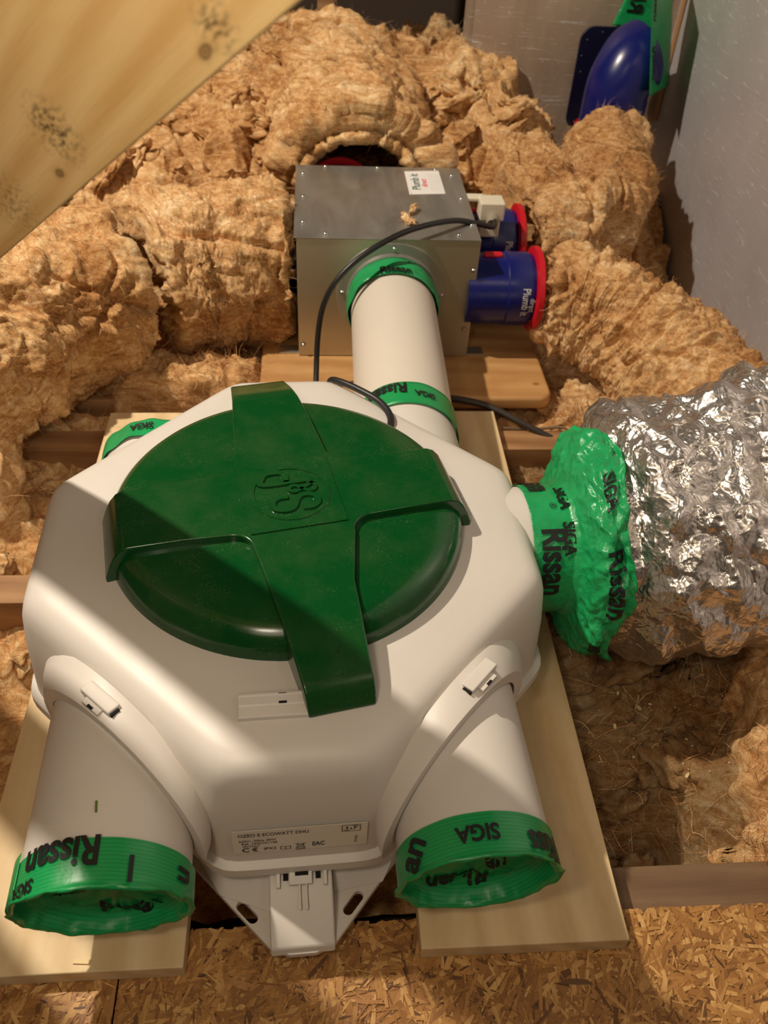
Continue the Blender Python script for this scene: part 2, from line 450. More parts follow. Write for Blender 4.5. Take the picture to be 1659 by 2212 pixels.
# floor: strand boards on a dark deck below the joists
bm = bmesh.new(); box(bm, (0, .75, -.19), (3.0, 3.2, .02)); flo = struct(bm_obj('floor', bm, plain('ceiling_board_back', lin(80, 58, 40), .9)))
def osb_panel(x0, x1, y0, y1, seed, label):
    rg = np.random.default_rng(seed)
    bm = bmesh.new()
    top = [(x0, y0)]; n = 60
    edge = [(x1-(x1-x0)*k/n, y1+rg.normal()*.0016) for k in range(n+1)]
    pts = [(x0, y0), (x1, y0)]+edge
    prism(bm, pts, -.038, -.020)
    o = bm_obj('strand_panel', bm, M_osb, flo)
    a = o.data.color_attributes.new('tone', 'FLOAT_COLOR', 'POINT'); a.data.foreach_set('color', np.full(len(o.data.vertices)*4, .35, np.float32))
    cnt = int((x1-x0)*(y1-y0)*52000)
    cx = rg.uniform(x0, x1, cnt); cy = rg.uniform(y0, y1, cnt)
    L = rg.uniform(.006, .040, cnt)/2; W = rg.uniform(.0007, .0060, cnt)/2; a = rg.normal(.9, .9, cnt)
    z = -.0197+rg.uniform(0, .0009, cnt); tx = rg.normal(0, .02, cnt); ty = rg.normal(0, .05, cnt)
    small = rg.random(cnt) < .22; L[small] *= .3; W[small] *= .35; z[small] += .0003
    ca, sa = np.cos(a), np.sin(a)
    P = []
    for su, sv in ((-1, -.7), (0, -1), (1, -.5), (.9, .8), (0, 1), (-1, .6)):
        u = su*L*(1+rg.normal(0, .08, cnt)); v = sv*W*(1+rg.normal(0, .2, cnt))
        P.append(np.stack([np.clip(cx+u*ca-v*sa, x0, x1), np.clip(cy+u*sa+v*ca, y0, y1+.001), z+u*tx+v*ty+.0001], 1))
    v = np.stack(P, 1).reshape(-1, 3); f = np.arange(cnt*6).reshape(-1, 6)
    tone = rg.uniform(.12, 1, cnt); tone[small] = np.where(rg.random(small.sum()) < .6, rg.uniform(0, .05, small.sum()), tone[small])
    tone[rg.random(cnt) < .03] = .03
    s = np_mesh('wood_strands', v, f, M_osb, o, False, np.repeat(tone, 6)); s['kind'] = 'stuff'
    return o
osb_panel(-.60, -.1665, .02, .297, 3, ''); osb_panel(-.165, .62, .02, .301, 4, '')

# walls: foil faced insulation boards
def wall_grid(name, O, U, V, nu, nv, amp, mat):
    u = np.linspace(0, 1, nu); v = np.linspace(0, 1, nv); uu, vv = np.meshgrid(u, v, indexing='ij')
    O, U, V = map(np.array, (O, U, V)); n = np.cross(U, V); n = n/np.linalg.norm(n)
    P = O+uu.reshape(-1, 1)*U+vv.reshape(-1, 1)*V
    h = amp*(fbm(P*5, 3)+.35*ridged(P*np.array([9, 9, 3.]), 3))
    P2 = P+n*h[:, None]
    back = P-n*.05
    f = grid_faces(nu, nv)
    return np_mesh(name, P2, f, mat)
wr = struct(wall_grid('wall_right', (.733, 1.905, -.2), (0, -2.0, 0), (0, 0, 1.6), 260, 200, .0018, M_wallfoil))
wb = struct(wall_grid('wall_back', (.32, 1.90, -.2), (.42, 0, 0), (0, 0, 1.2), 120, 180, .003, M_wallback))
bm = bmesh.new(); box(bm, (.765, .9, .6), (.05, 2.05, 1.65)); struct(bm_obj('trim_1', bm, M_wallfoil, None))
bm = bmesh.new(); box(bm, (.53, 1.935, .4), (.44, .05, 1.25)); struct(bm_obj('trim_2', bm, M_wallback, None))
# brown joint where the two boards meet
bm = bmesh.new(); box(bm, (.728, 1.872, .5), (.004, .012, .7)); struct(bm_obj('trim_3', bm, plain('joint_foam', lin(176, 130, 84), .8), None))
# dark far gable behind the wool
bm = bmesh.new(); box(bm, (-.5, 2.75, .5), (2.6, .04, 2.0)); struct(bm_obj('wall_far', bm, plain('dark_sarking', lin(70, 56, 46), .9)))

# ---- joists (timbers along x)
def timber(name, c, s, mat, label, cat, bevel=.0015, rot=None, parent=None):
    bm = bmesh.new(); box(bm, (0, 0, 0), s)
    o = bm_obj(name, bm, mat, parent, bevel=bevel); o.location = c
    if rot: o.rotation_euler = rot
    if label: tag(o, label, cat)
    return o
timber('joist', (.55, .324, -.108), (.90, .045, .15), wood('joist_timber_grey', lin(132, 104, 76), lin(84, 58, 36), axis=(1, 12, 12), stain=.4), 'rough timber joist along the edge of the chipped strand board floor', 'joist')
timber('joist', (-.1, .702, -.095), (1.7, .045, .145), W_joist, 'timber joist crossing under the middle of the two planks', 'joist')
timber('joist', (-.1, .985, -.095), (1.6, .045, .145), W_joist, 'timber joist under the far ends of the planks', 'joist')
timber('joist', (-.32, 1.105, -.095), (1.0, .045, .145), W_joist, 'timber joist directly under the front of the box board', 'joist')
# ---- planks
pl = timber('plank', (-.2035, .6425, -.0095), (.183, .757, .0195), W_plank, 'pale sawn plank under the left front outlet', 'plank', rot=(0, 0, .002))
pr = timber('plank', (.1745, .6475, -.0095), (.179, .757, .0195), W_plank2, 'pale sawn plank with small knots under the right front outlet', 'plank', rot=(0, 0, -.003))
# board the steel box stands on, rounded front corner
bm = bmesh.new()
pts = [(-.225, -.058)]
pts += [(.225-.02+.02*math.sin(a), -.055+.02-.02*math.cos(a)) for a in np.linspace(0, PI/2, 8)]
pts += [(.225, .40), (-.225, .40)]
prism(bm, pts, -.0225, 0)
bb = bm_obj('plank', bm, W_board, None, bevel=.006, seg=3, angle=50); bb.location = (.139, 1.115, 0)
tag(bb, 'wide board with rounded corner under the galvanised steel box', 'board')

# ---- beam across the upper left
E0 = Vector((-.023, .4, .650)); bu = Vector((-.579, .582, -.571)).normalized(); bt = Vector((-.648, -.753, -.111)); bt = (bt-bu*bt.dot(bu)).normalized()
bw = bu.cross(bt).normalized()
if bw.dot(KEY-E0) < 0: bw = -bw
rt, rw = bt*.9826-bw*.1858, bw*.9826+bt*.1858
wood_beam = wood('beam_spruce', lin(240, 208, 148), lin(212, 166, 98), axis=(2.2, 26, 26),
    knots=((.1388, .038, .012, .0045), (-.0125, .038, .008, .0045)), dark_spots=((.1143, .038, .027, .022, 1.0), (-.0258, .038, .012, .013, 1.0), (.205, .038, .02, .03, .5)), stain=.12)
bm = bmesh.new(); box(bm, (-.03, .019, .10), (1.15, .038, .20))
beam = bm_obj('roof_brace', bm, wood_beam, None, bevel=.0012)
Mb = Matrix((( bu.x, bt.x, bw.x, E0.x), (bu.y, bt.y, bw.y, E0.y), (bu.z, bt.z, bw.z, E0.z), (0, 0, 0, 1)))
beam.matrix_world = Matrix(((bu.x, rt.x, rw.x, E0.x), (bu.y, rt.y, rw.y, E0.y), (bu.z, rt.z, rw.z, E0.z), (0, 0, 0, 1)))
for k_, (t0, t1) in enumerate(((.110, .168), (.2035, .33))):     # neighbouring braces just outside the picture, they shade the housing
    bm = bmesh.new(); box(bm, (.15, (t0+t1)/2, .20), (1.2, t1-t0, .045)); o = bm_obj('trim_%d' % (4+k_), bm, wood_beam, None, bevel=.0012); o.matrix_world = Mb; struct(o)
tag(beam, 'large yellowish timber brace slanting across the upper left corner', 'beam')

# ---- small post far back
timber('timber_post', (.028, 2.18, .30), (.035, .05, .9), W_joist, 'short orange timber post standing behind the wool at the top', 'post')

# ================================================================== WOOL BED
def gauss(x, y, cx, cy, sx, sy, a): return a*np.exp(-((x-cx)/sx)**2-((y-cy)/sy)**2)
def sstep(a, b, x): t = np.clip((x-a)/(b-a), 0, 1); return t*t*(3-2*t)
def bed_h(x, y):
    h = np.full_like(x, -.085)
    h = h+sstep(1.30, 1.75, y)*.235
    h = h+gauss(x, y, -.05, 1.95, .34, .26, .10)
    h = h+gauss(x, y, .36, 1.86, .10, .2, .05)
    h = h+gauss(x, y, -.32, 1.50, .22, .12, .10)
    h = h-gauss(x, y, -.13, 1.53, .06, .06, .07)
    h = h-sstep(.44, .56, x)*sstep(1.3, 1.6, y)*.13
    h = h-gauss(x, y, .10, 1.42, .22, .18, .13)
    h = h+gauss(x, y, -.50, .86, .13, .20, .10)
    h = h+gauss(x, y, -.36, 1.04, .12, .05, .04)
    h = h+gauss(x, y, .30, .62, .08, .10, .035)
    h = h+gauss(x, y, .56, .50, .12, .16, .10)
    h = h-gauss(x, y, .36, .38, .08, .05, .05)
    h = h+gauss(x, y, .46, 1.03, .13, .09, .075)
    h = h+gauss(x, y, .40, 1.35, .05, .16, .05)
    return h
NX, NY = 640, 700
xs = np.linspace(-.85, .725, NX); ys = np.linspace(.352, 2.5, NY)
XX, YY = np.meshgrid(xs, ys, indexing='ij'); X1, Y1 = XX.ravel(), YY.ravel()
base = np.stack([X1, Y1, bed_h(X1, Y1)], 1)
wl = wool(base, 1.0)
hz = base[:, 2]+wl*(.7+.9*sstep(1.2, 1.6, Y1))
side = np.stack([noise(base*30+5), noise(base*30+50), np.zeros(len(base))], 1)*.010
bedV = np.stack([X1, Y1, hz], 1)+side
bedV[:, 0] = np.minimum(bedV[:, 0], .728)
# keep the wool off joists and planks
jm = ((np.abs(Y1-.702) < .030) | (np.abs(Y1-.985) < .03) | ((np.abs(Y1-1.105) < .03) & (X1 < .22))) & (X1 < .40) & (X1 > -.52)
bedV[jm, 2] = np.minimum(bedV[jm, 2], -.045+.012*noise(base[jm]*40))
pm = ((np.abs(X1+.2035) < .10) | (np.abs(X1-.1745) < .098)) & (Y1 < 1.03)
bedV[pm, 2] = np.minimum(bedV[pm, 2], -.035)
um = (X1 > -.30) & (X1 < .262) & (Y1 < .97); bedV[um, 2] = np.minimum(bedV[um, 2], -.13)
bm_ = (X1 > -.10) & (X1 < .375) & (Y1 > 1.04) & (Y1 < 1.50)
bedV[bm_, 2] = np.minimum(bedV[bm_, 2], -.035)
for (x0, x1, y0, y1, z) in (( -.03, .24, 1.45, 1.60, .05),):
    q = (X1 > x0) & (X1 < x1) & (Y1 > y0) & (Y1 < y1); bedV[q, 2] = np.minimum(bedV[q, 2], z)
bf = grid_faces(NX, NY)
bedN = normals_of(bedV, bf); bedN[bedN[:, 2] < 0] *= -1
fc = bedV[bf].mean(1)
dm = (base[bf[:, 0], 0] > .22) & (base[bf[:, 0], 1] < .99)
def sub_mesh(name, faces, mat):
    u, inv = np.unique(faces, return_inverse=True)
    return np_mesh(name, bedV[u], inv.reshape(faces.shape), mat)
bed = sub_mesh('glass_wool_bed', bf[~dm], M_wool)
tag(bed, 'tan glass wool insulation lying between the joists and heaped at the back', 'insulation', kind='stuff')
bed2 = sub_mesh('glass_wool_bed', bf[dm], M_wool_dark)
tag(bed2, 'matted brown glass wool, its colour darkened for shade, in the bay right of the planks', 'insulation', kind='stuff')
vis = np.where((bedV[:, 2] > -.2) & ~jm & ~pm & ~bm_ & ~((X1 > .22) & (Y1 < .99)))[0]
fibres('wool_fibre', bedV, bedN, 20000, bed, (.01, .05), .00022, .5, sel=vis)
nearr = np.where((bedV[:, 0] > .27) & (bedV[:, 1] < .95) & (bedV[:, 2] > -.12) & ~jm & ~pm)[0]
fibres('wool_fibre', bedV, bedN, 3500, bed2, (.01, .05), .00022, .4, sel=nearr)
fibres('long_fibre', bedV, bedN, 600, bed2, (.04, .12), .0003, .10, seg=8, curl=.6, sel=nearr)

# torn tufts lying on the bed
ico = bmesh.new(); bmesh.ops.create_icosphere(ico, subdivisions=4, radius=1)
icoV = np.array([v.co[:] for v in ico.verts]); icoF = np.array([[v.index for v in f.verts] for f in ico.faces]); ico.free()
def tuft(c, s, rot, seed):
    off = np.array([seed*3.7, seed*1.3, seed*2.1])
    q = warp(icoV*.9+off, 1.3, .35)
    r = 1+.45*fbm(q*1.1, 3)+.45*(billow(q*2.0, 3)-.35)
    v = icoV*r[:, None]*np.array(s)
    v = v @ np.array(Euler(rot).to_matrix()).T
    v += .004*np.stack([noise(v*90+off), noise(v*90+off+40), noise(v*90+off+80)], 1)
    return v+np.array(c)
def tufts(name, specs, parent, mat=M_wool):
    V = []; F = []; k = 0
    for i, (c, s, r) in enumerate(specs):
        V.append(tuft(c, s, r, i+len(specs)*.37)); F.append(icoF+k); k += len(icoV)
    V = np.concatenate(V); F = np.concatenate(F)
    o = np_mesh(name, V, F, mat, parent); o['kind'] = 'stuff'
    N = normals_of(V, F)
    fibres('wool_fibre', V, N, 22*len(specs), parent, (.01, .04), .0003, .5)
    return o
sp = []
for k in range(400):
    if k < 190: x = random.uniform(-.5, .56); y = random.uniform(1.5, 2.15)
    elif k < 240: x = random.uniform(-.55, -.32); y = random.uniform(.6, 1.0)
    elif k < 290: x = random.uniform(-.45, -.12); y = random.uniform(1.02, 1.16)
    elif k < 345: x = random.uniform(.29, .56); y = random.uniform(.36, .95)
    else: x = random.uniform(.28, .5); y = random.uniform(.85, 1.12)
    if any(abs(y-j) < .04 for j in (.702, .985)+((1.105,) if x < .25 else ())) and -.5 < x < .42: continue
    if (abs(x+.2) < .14 or abs(x-.17) < .13) and y < 1.06: continue
    if -.10 < x < .38 and 1.0 < y < 1.6: continue
    if y > 1.82 and x > .45: continue
    h = float(bed_h(np.array([x]), np.array([y]))[0])
    a = random.uniform(.012, .045) if y > 1.4 else random.uniform(.008, .026)
    if a > .03 and x > .4: a *= .6
    sp.append(((x, y, h+a*.35), (a*random.uniform(1, 1.9), a*random.uniform(.7, 1.2), a*random.uniform(.3, .6)), (random.uniform(-.7, .7), random.uniform(-.7, .7), random.uniform(0, 6.3))))
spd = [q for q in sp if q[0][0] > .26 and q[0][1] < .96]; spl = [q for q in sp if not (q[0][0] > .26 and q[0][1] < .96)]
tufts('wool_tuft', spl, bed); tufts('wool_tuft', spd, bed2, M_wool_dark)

# ---- wrapped ducts
def wrapped(name, path, R, label, seed, ns=260, nt=260, folds=.5, squash=1.0, ends=(1, 1), amp=1.0, nfib=2600, mat=None, flat=0.0):
    pts, L = resample(path, ns); P = path_frames(pts)
    off = np.array([seed*7.1, seed*3.3, seed*5.7])
    def rf(s, th):
        R_ = R(s) if callable(R) else R
        e = 1.0
        if ends[0]: e *= min(1, (max(s*L, 0)/.012+.55))**.5
        if ends[1]: e *= min(1, (max((1-s)*L, 0)/.012+.55))**.5
        return R_*e*(1-(1-squash)*np.abs(np.cos(th)))
    v = tube_points(P, rf, ns, nt)
    f = grid_faces(ns, nt, True)
    N = normals_of(v, f)
    cen = np.repeat(pts, nt, 0); N = np.where(((v-cen)*N).sum(1)[:, None] < 0, -N, N)
    S = np.repeat(np.linspace(0, L, ns), nt); TH = np.tile(np.linspace(0, 2*PI, nt, endpoint=False), ns)
    q = np.stack([S*26, np.cos(TH)*1.3, np.sin(TH)*1.3], 1)+off
    q = warp(q, .8, .5)
    d = wool(v+off, 1.0)*.8*amp + folds*.016*(billow(q, 3)-.4) + .0012*amp*ridged(v*110+off, 2)
    v = v+N*d[:, None]
    # close both ends with a ragged inner lip
    rings = [v.reshape(ns, nt, 3)]
    def cap(i, sgn):
        c = pts[i]; ring = rings[0][i]; T = P[1][i]*sgn; out = []
        for k, (sc_, dz) in enumerate(((.93, .006), (.86, .004), (.8, -.004), (.76, -.03), (.72, -.07))):
            q = c+(ring-c)*sc_+T*dz
            q = q+T*(.006*noise(q*60+k*3))[:, None]+(.004*noise(q*90+k*9))[:, None]*(ring-c)/np.linalg.norm(ring-c, axis=1)[:, None]
            out.append(q)
        return out
    V = [rings[0].reshape(-1, 3)]; F = [f]; k = ns*nt
    for i, sg in ((0, -1), (ns-1, 1)):
        prev = np.arange(nt)+i*nt
        for q in cap(i, sg):
            cur = np.arange(nt)+k; V.append(q); k += nt
            F.append(np.stack([prev, np.roll(prev, -1), np.roll(cur, -1), cur], 1)); prev = cur
    V = np.concatenate(V); F = np.concatenate(F)
    o = np_mesh(name, V, F, mat or M_wool)
    tag(o, label, 'duct')
    NN = normals_of(V, F)
    cc = np.concatenate([cen, V[len(cen):]]); NN[:len(cen)] = np.where(((V[:len(cen)]-cen)*NN[:len(cen)]).sum(1)[:, None] < 0, -NN[:len(cen)], NN[:len(cen)])
    fibres('wool_fibre', V, NN, int(nfib*2.6), o, (.008, .035), .00018, .4)
    endv = np.r_[np.arange(nt*4), np.arange((ns-4)*nt, ns*nt)]
    fibres('edge_fibre', V, NN, 700, o, (.008, .02), .0003, .9, sel=endv)
    return o
wrapped('wrapped_duct', [(-.05, 1.30, .10), (-.14, 1.285, .10), (-.20, 1.268, .10), (-.258, 1.235, .095)], lambda s: .118-.004*s, 'wool wrapped duct section joining the left side of the steel box', 1, 240, 300, .35, nfib=3500)
wrapped('wrapped_duct', [(-.296, 1.205, .095), (-.34, 1.172, .095), (-.42, 1.09, .095), (-.50, .97, .09), (-.58, .86, .08)], lambda s: .122, 'wool wrapped duct section at the far left edge, under the slanting brace', 2, 300, 300, .5, nfib=4500)
wrapped('wrapped_duct', [(.078, 1.475, .130), (.076, 1.60, .135), (.065, 1.76, .145), (.05, 1.96, .16)], lambda s: .163-.01*s, 'wool wrapped duct arching away behind the steel box', 3, 300, 320, .4, nfib=4500)
wrapped('wrapped_duct', [(.375, 1.42, .10), (.45, 1.432, .105), (.510, 1.475, .11), (.548, 1.55, .12), (.568, 1.63, .14), (.577, 1.703, .158)], lambda s: .074+.005*math.sin(s*3), 'wool wrapped duct curving up to the blue elbow on the wall', 4, 300, 260, .5, amp=.8, nfib=3000)
wrapped('wrapped_duct', [(.365, 1.205, .10), (.42, 1.192, .092), (.48, 1.15, .076), (.535, 1.075, .056), (.578, .98, .040), (.61, .88, .03)], lambda s: .068+.026*min(1, s*1.8), 'wool wrapped duct bending toward the foil board on the right', 5, 300, 260, .9, amp=.8, nfib=3000)

# lower batt under the left duct
def batt(name, c, s, rz, label, seed, cat='insulation'):
    n = 150; u = np.linspace(-1, 1, n); uu, vv = np.meshgrid(u, u, indexing='ij')
    x = uu.ravel(); y = vv.ravel()
    rr = (np.abs(x)**6+np.abs(y)**6)**(1/6)
    top = np.sqrt(np.clip(1-rr**6, 0, 1))
    P = np.stack([x*s[0], y*s[1], top*s[2]], 1)
    P2 = P+np.array([seed*2., 0, 0])
    P[:, 2] += wool(P2, .9)*.9*top; P[:, 0] += .012*noise(P2*28+9)*(1); P[:, 1] += .012*noise(P2*28+90)
    ca, sa = math.cos(rz), math.sin(rz)
    Q = np.stack([P[:, 0]*ca-P[:, 1]*sa, P[:, 0]*sa+P[:, 1]*ca, P[:, 2]], 1)+np.array(c)
    f = grid_faces(n, n)
    o = np_mesh(name, Q, f, M_wool); tag(o, label, cat)
    N = normals_of(Q, f); N[N[:, 2] < 0] *= -1
    fibres('wool_fibre', Q, N, 1200, o, (.01, .04), .0003, .4)
    return o
batt('wool_batt', (-.19, 1.115, -.05), (.12, .055, .068), -.03, 'flattened wool batt tucked below the left wrapped duct', 11)
batt('wool_batt', (-.50, .92, -.05), (.10, .14, .115), .3, 'bulky wool batt at the left edge beside the fan housing', 12)
batt('wool_batt', (.535, .50, -.09), (.085, .13, .11), -.3, 'rolled wool batt at the right edge below the foil duct', 13)
batt('wool_batt', (.475, .355, -.09), (.06, .045, .09), .4, 'small wool offcut in the lower right next to the board edge', 14)
batt('wool_batt', (.27, 1.93, .16), (.16, .10, .10), .1, 'folded wool batt on top of the heap beside the rear foil board', 15)
batt('wool_batt', (.40, 1.62, .10), (.06, .14, .08), .15, 'torn wool batt between the two rear wrapped ducts', 16)
batt('wool_batt', (.425, 1.045, -.085), (.07, .035, .075), -.1, 'brown wool batt filling the gap between the board corner and the foil duct', 18)
batt('wool_batt', (-.12, 1.86, .16), (.2, .12, .09), -.15, 'pale loose wool batt on the rear heap left of the arching duct', 17)

# ================================================================== FAN UNIT
UC = (-.027, .592, 0); UY = math.radians(2.5)
fan = empty('ventilation_unit', UC, 'white octagonal ventilation fan housing with round green lid', 'ventilation unit', UY)
AL = [0, PI/2, PI, 3*PI/2, math.radians(44.7), math.radians(135.3), math.radians(224.7), math.radians(315.3)]
DI = [.243, .264, .243, .264, .2305, .2305, .2305, .2305]
def r_oct(phi, off=0, p=62):
    s = 0
    for a, d in zip(AL, DI):
        c = math.cos(phi-a)
        if c > 0: s += (c/(d-off))**p
    return s**(-1/p)
def loft(bm, rings, n=192, cap_top=False, cap_bot=False):
    R_ = []
    for fn, z in rings:
        R_.append([bm.verts.new((fn(2*PI*k/n)*math.cos(2*PI*k/n), fn(2*PI*k/n)*math.sin(2*PI*k/n), z(2*PI*k/n) if callable(z) else z)) for k in range(n)])
    for a, b in zip(R_, R_[1:]):
        for k in range(n): bm.faces.new((a[k], a[(k+1) % n], b[(k+1) % n], b[k]))
    if cap_top: bm.faces.new(R_[0])
    if cap_bot: bm.faces.new(R_[-1][::-1])
oc = lambda off: (lambda p: r_oct(p, off))
def blend(t, off): return lambda p: .172*(1-t)+r_oct(p, off, 50)*t
bm = bmesh.new()
loft(bm, [(lambda p: .12, .190), (lambda p: .160, .190), (lambda p: .172, .1885), (blend(.45, .036), .1865), (blend(.85, .034), .1835), (oc(.026), .1815), (oc(.018), .1785), (oc(.012), .1735), (oc(.008), .166), (oc(.005), .155), (oc(.001), .12), (oc(0), .10), (oc(-.003), .052), (oc(-.003), .047)], cap_top=True, cap_bot=True)
shell = bm_obj('housing_cover', bm, M_white, fan, smooth=50)
# rim band
bm = bmesh.new(); loft(bm, [(oc(-.002), .058), (oc(-.009), .054), (oc(-.0095), .044), (oc(-.004), .040)], cap_top=True, cap_bot=True)
bm_obj('rim', bm, M_white, fan, smooth=30)
# tray below rim
bm = bmesh.new(); loft(bm, [(oc(.004), .045), (oc(.008), .012), (oc(.002), .004), (oc(.002), .0015)], cap_top=True, cap_bot=True)
bm_obj('tray', bm, M_white, fan, smooth=40)
# mounting plate with slots
bp = [(-.028, -.318), (-.012, -.3245), (.010, -.3245), (.026, -.318), (.088, -.248), (.255, -.062), (.264, -.045), (.264, .045), (.255, .062), (.03, .31), (-.03, .31), (-.255, .062), (-.264, .045), (-.264, -.045), (-.255, -.062), (-.09, -.248)]
bm = bmesh.new(); prism(bm, bp, .0005, .0075)
plate = bm_obj('mounting_plate', bm, M_white, fan, bevel=.0012)
cut = bmesh.new()
def stadium(bm, c, L, W, ang, z0, z1, n=8):
    pts = []
    for s in (1, -1):
        for k in range(n+1):
            a = -PI/2+PI*k/n+(0 if s > 0 else PI)
            pts.append((s*(L-W)/2+W/2*math.cos(a), W/2*math.sin(a)))
    ca, sa = math.cos(ang), math.sin(ang)
    prism(bm, [(c[0]+x*ca-y*sa, c[1]+x*sa+y*ca) for x, y in pts], z0, z1)
slots = [((-.047, -.287), -.85), ((.043, -.287), .85), ((.243, -.052), .87), ((-.243, -.052), -.87)]
for c, a in slots: stadium(cut, c, .023, .0085, a, -.02, .05)
bmesh.ops.recalc_face_normals(cut, faces=cut.faces)
cme = bpy.data.meshes.new('c'); cut.to_mesh(cme); cut.free()
cutter = bpy.data.objects.new('c', cme); C.objects.link(cutter); cutter.location = UC; cutter.rotation_euler = (0, 0, UY)
bpy.context.view_layer.update()
bo = plate.modifiers.new('b', 'BOOLEAN'); bo.object = cutter; bo.solver = 'EXACT'; plate.modifiers.move(2, 0)
bpy.context.view_layer.update()
nm = bpy.data.meshes.new_from_object(plate.evaluated_get(bpy.context.evaluated_depsgraph_get()))
plate.modifiers.clear(); plate.data = nm; bpy.data.objects.remove(cutter)
# tapered cable entry block on the front tip
def wedge(name, x0, x1, prof, parent, mat=M_white, bevel=.002, rz=0, off=(0, 0)):
    bm = bmesh.new()
    a = [bm.verts.new((x0, y, z)) for y, z in prof]; b = [bm.verts.new((x1, y, z)) for y, z in prof]
    bm.faces.new(a); bm.faces.new(b[::-1]); n = len(prof)
    for i in range(n): bm.faces.new((a[i], b[i], b[(i+1) % n], a[(i+1) % n]))
    if rz: bmesh.ops.rotate(bm, verts=bm.verts, matrix=Matrix.Rotation(rz, 3, 'Z'))
    bmesh.ops.translate(bm, verts=bm.verts, vec=(off[0], off[1], 0))
    return bm_obj(name, bm, mat, parent, bevel=bevel, seg=3)
wedge('cable_entry', -.0275, .0255, [(-.20, .004), (-.20, .042), (-.262, .041), (-.290, .033), (-.3215, .013), (-.3240, .004)], fan)
for sgn in (-1, 1):   # sloped webs beside the block
    bm = bmesh.new()
    x0 = .0265*sgn; x1 = .100*sgn
    P = [(x0, -.245, .040), (x1, -.228, .040), (x0, -.277 if sgn > 0 else -.290, .0075), (x1*.70, -.272, .0075)]
    v = [bm.verts.new(p) for p in P]; w_ = [bm.verts.new((p[0], p[1]+.02, .002)) for p in P]
    for q in ((0, 1, 3, 2),): bm.faces.new([v[i] for i in q]); bm.faces.new([w_[i] for i in q[::-1]])
    for i, j in ((0, 1), (1, 3), (3, 2), (2, 0)): bm.faces.new((v[i], w_[i], w_[j], v[j]))
    bm_obj('web', bm, M_white, fan, bevel=.001)
# front latch on the block
lt = wedge('latch', -.0205, .0205, [(-.262, .040), (-.262, .050), (-.2665, .050), (-.268, .040)], fan, bevel=.0006)
wedge('latch_tongue', -.0105, .0085, [(-.266, .041), (-.266, .048), (-.282, .0412), (-.282, .039)], lt, bevel=.0005)
wedge('latch_slot', -.0055, .0055, [(-.273, .044), (-.273, .0458), (-.276, .0446), (-.276, .043)], lt, M_hole, bevel=.0001)
for s in (-1, 1):
    wedge('latch_slot', s*.0135-.002, s*.0135+.002, [(-.270, .0395), (-.270, .0412), (-.277, .0402), (-.277, .038)], lt, M_hole, bevel=.0001)
    wedge('latch_side', s*.0195-.0015, s*.0195+.0015, [(-.262, .039), (-.262, .049), (-.283, .0400), (-.283, .037)], lt, bevel=.0004)
for s, zz in ((-.002, 1), (.0035, 1)):
    wedge('rib', s-.0008, s+.0008, [(-.282, .038), (-.282, .0405), (-.300, .0345), (-.300, .033)], fan, bevel=.0003)
# raised corner lugs on the side tips
for s in (1, -1):
    bm = bmesh.new()
    P = [(s*.234, -.040), (s*.262, -.040), (s*.262, .012), (s*.234, .03)]
    prism(bm, P if s > 0 else P[::-1], .006, .030)
    for v in bm.verts:
        if v.co.z > .02 and abs(v.co.x) > .25: v.co.z = .020
    bm_obj('corner_lug', bm, M_white, fan, bevel=.002)

# spigots
PX, PZ, PR = .146, .100, .0625; PXL, PXR = .146, .136
def spig(M, z0, z1, r=PR):
    bm = bmesh.new(); lathe(bm, [(r-.003, z0), (r, z0), (r, z1-.004), (r+.0012, z1-.003), (r+.0012, z1), (r-.003, z1)], 96, M)
    return bm_obj('spigot', bm, M_white, fan, smooth=40)
for sx in (-1, 1):
    spig(Matrix.Translation((-PXL if sx < 0 else PXR, 0, PZ)) @ frame_to((0, -1, 0)), .06, .296, PR if sx < 0 else .0605)
    spig(Matrix.Translation((sx*PX, 0, PZ)) @ frame_to((0, 1, 0)), .06, .190 if sx < 0 else .235)
SYo = .020
spig(Matrix.Translation((0, SYo, .116)) @ frame_to((1, 0, 0)), .15, .272, .0655)
# collar arches that frame each front outlet (swept along the slanting wall)
def collar(sx, sy):
    PX = PXL if sx < 0 else PXR
    bm = bmesh.new(); n = 64; rings = []
    na = Vector((.711*sx, .703*sy, 0))
    for k in range(n+1):
        th = -.25+(PI+.5)*k/n; ring = []
        for (rr, dd) in ((PR+.0006, .232), (PR+.0006, .2475), (PR+.010, .2475), (PR+.0135, .236), (PR+.0135, .222), (PR+.0006, .222)):
            x = sx*(PX+rr*math.cos(th)); z = PZ+rr*math.sin(th)
            y = sy*(dd-.711*abs(x))/.703
            ring.append(bm.verts.new((x, y, z)))
        rings.append(ring)
    for a, b in zip(rings, rings[1:]):
        for i in range(6): bm.faces.new((a[i], a[(i+1) % 6], b[(i+1) % 6], b[i]))
    bm.faces.new(rings[0]); bm.faces.new(rings[-1][::-1])
    bm_obj('outlet_collar', bm, M_white, fan, smooth=35)
for sx in (-1, 1):
    collar(sx, -1)
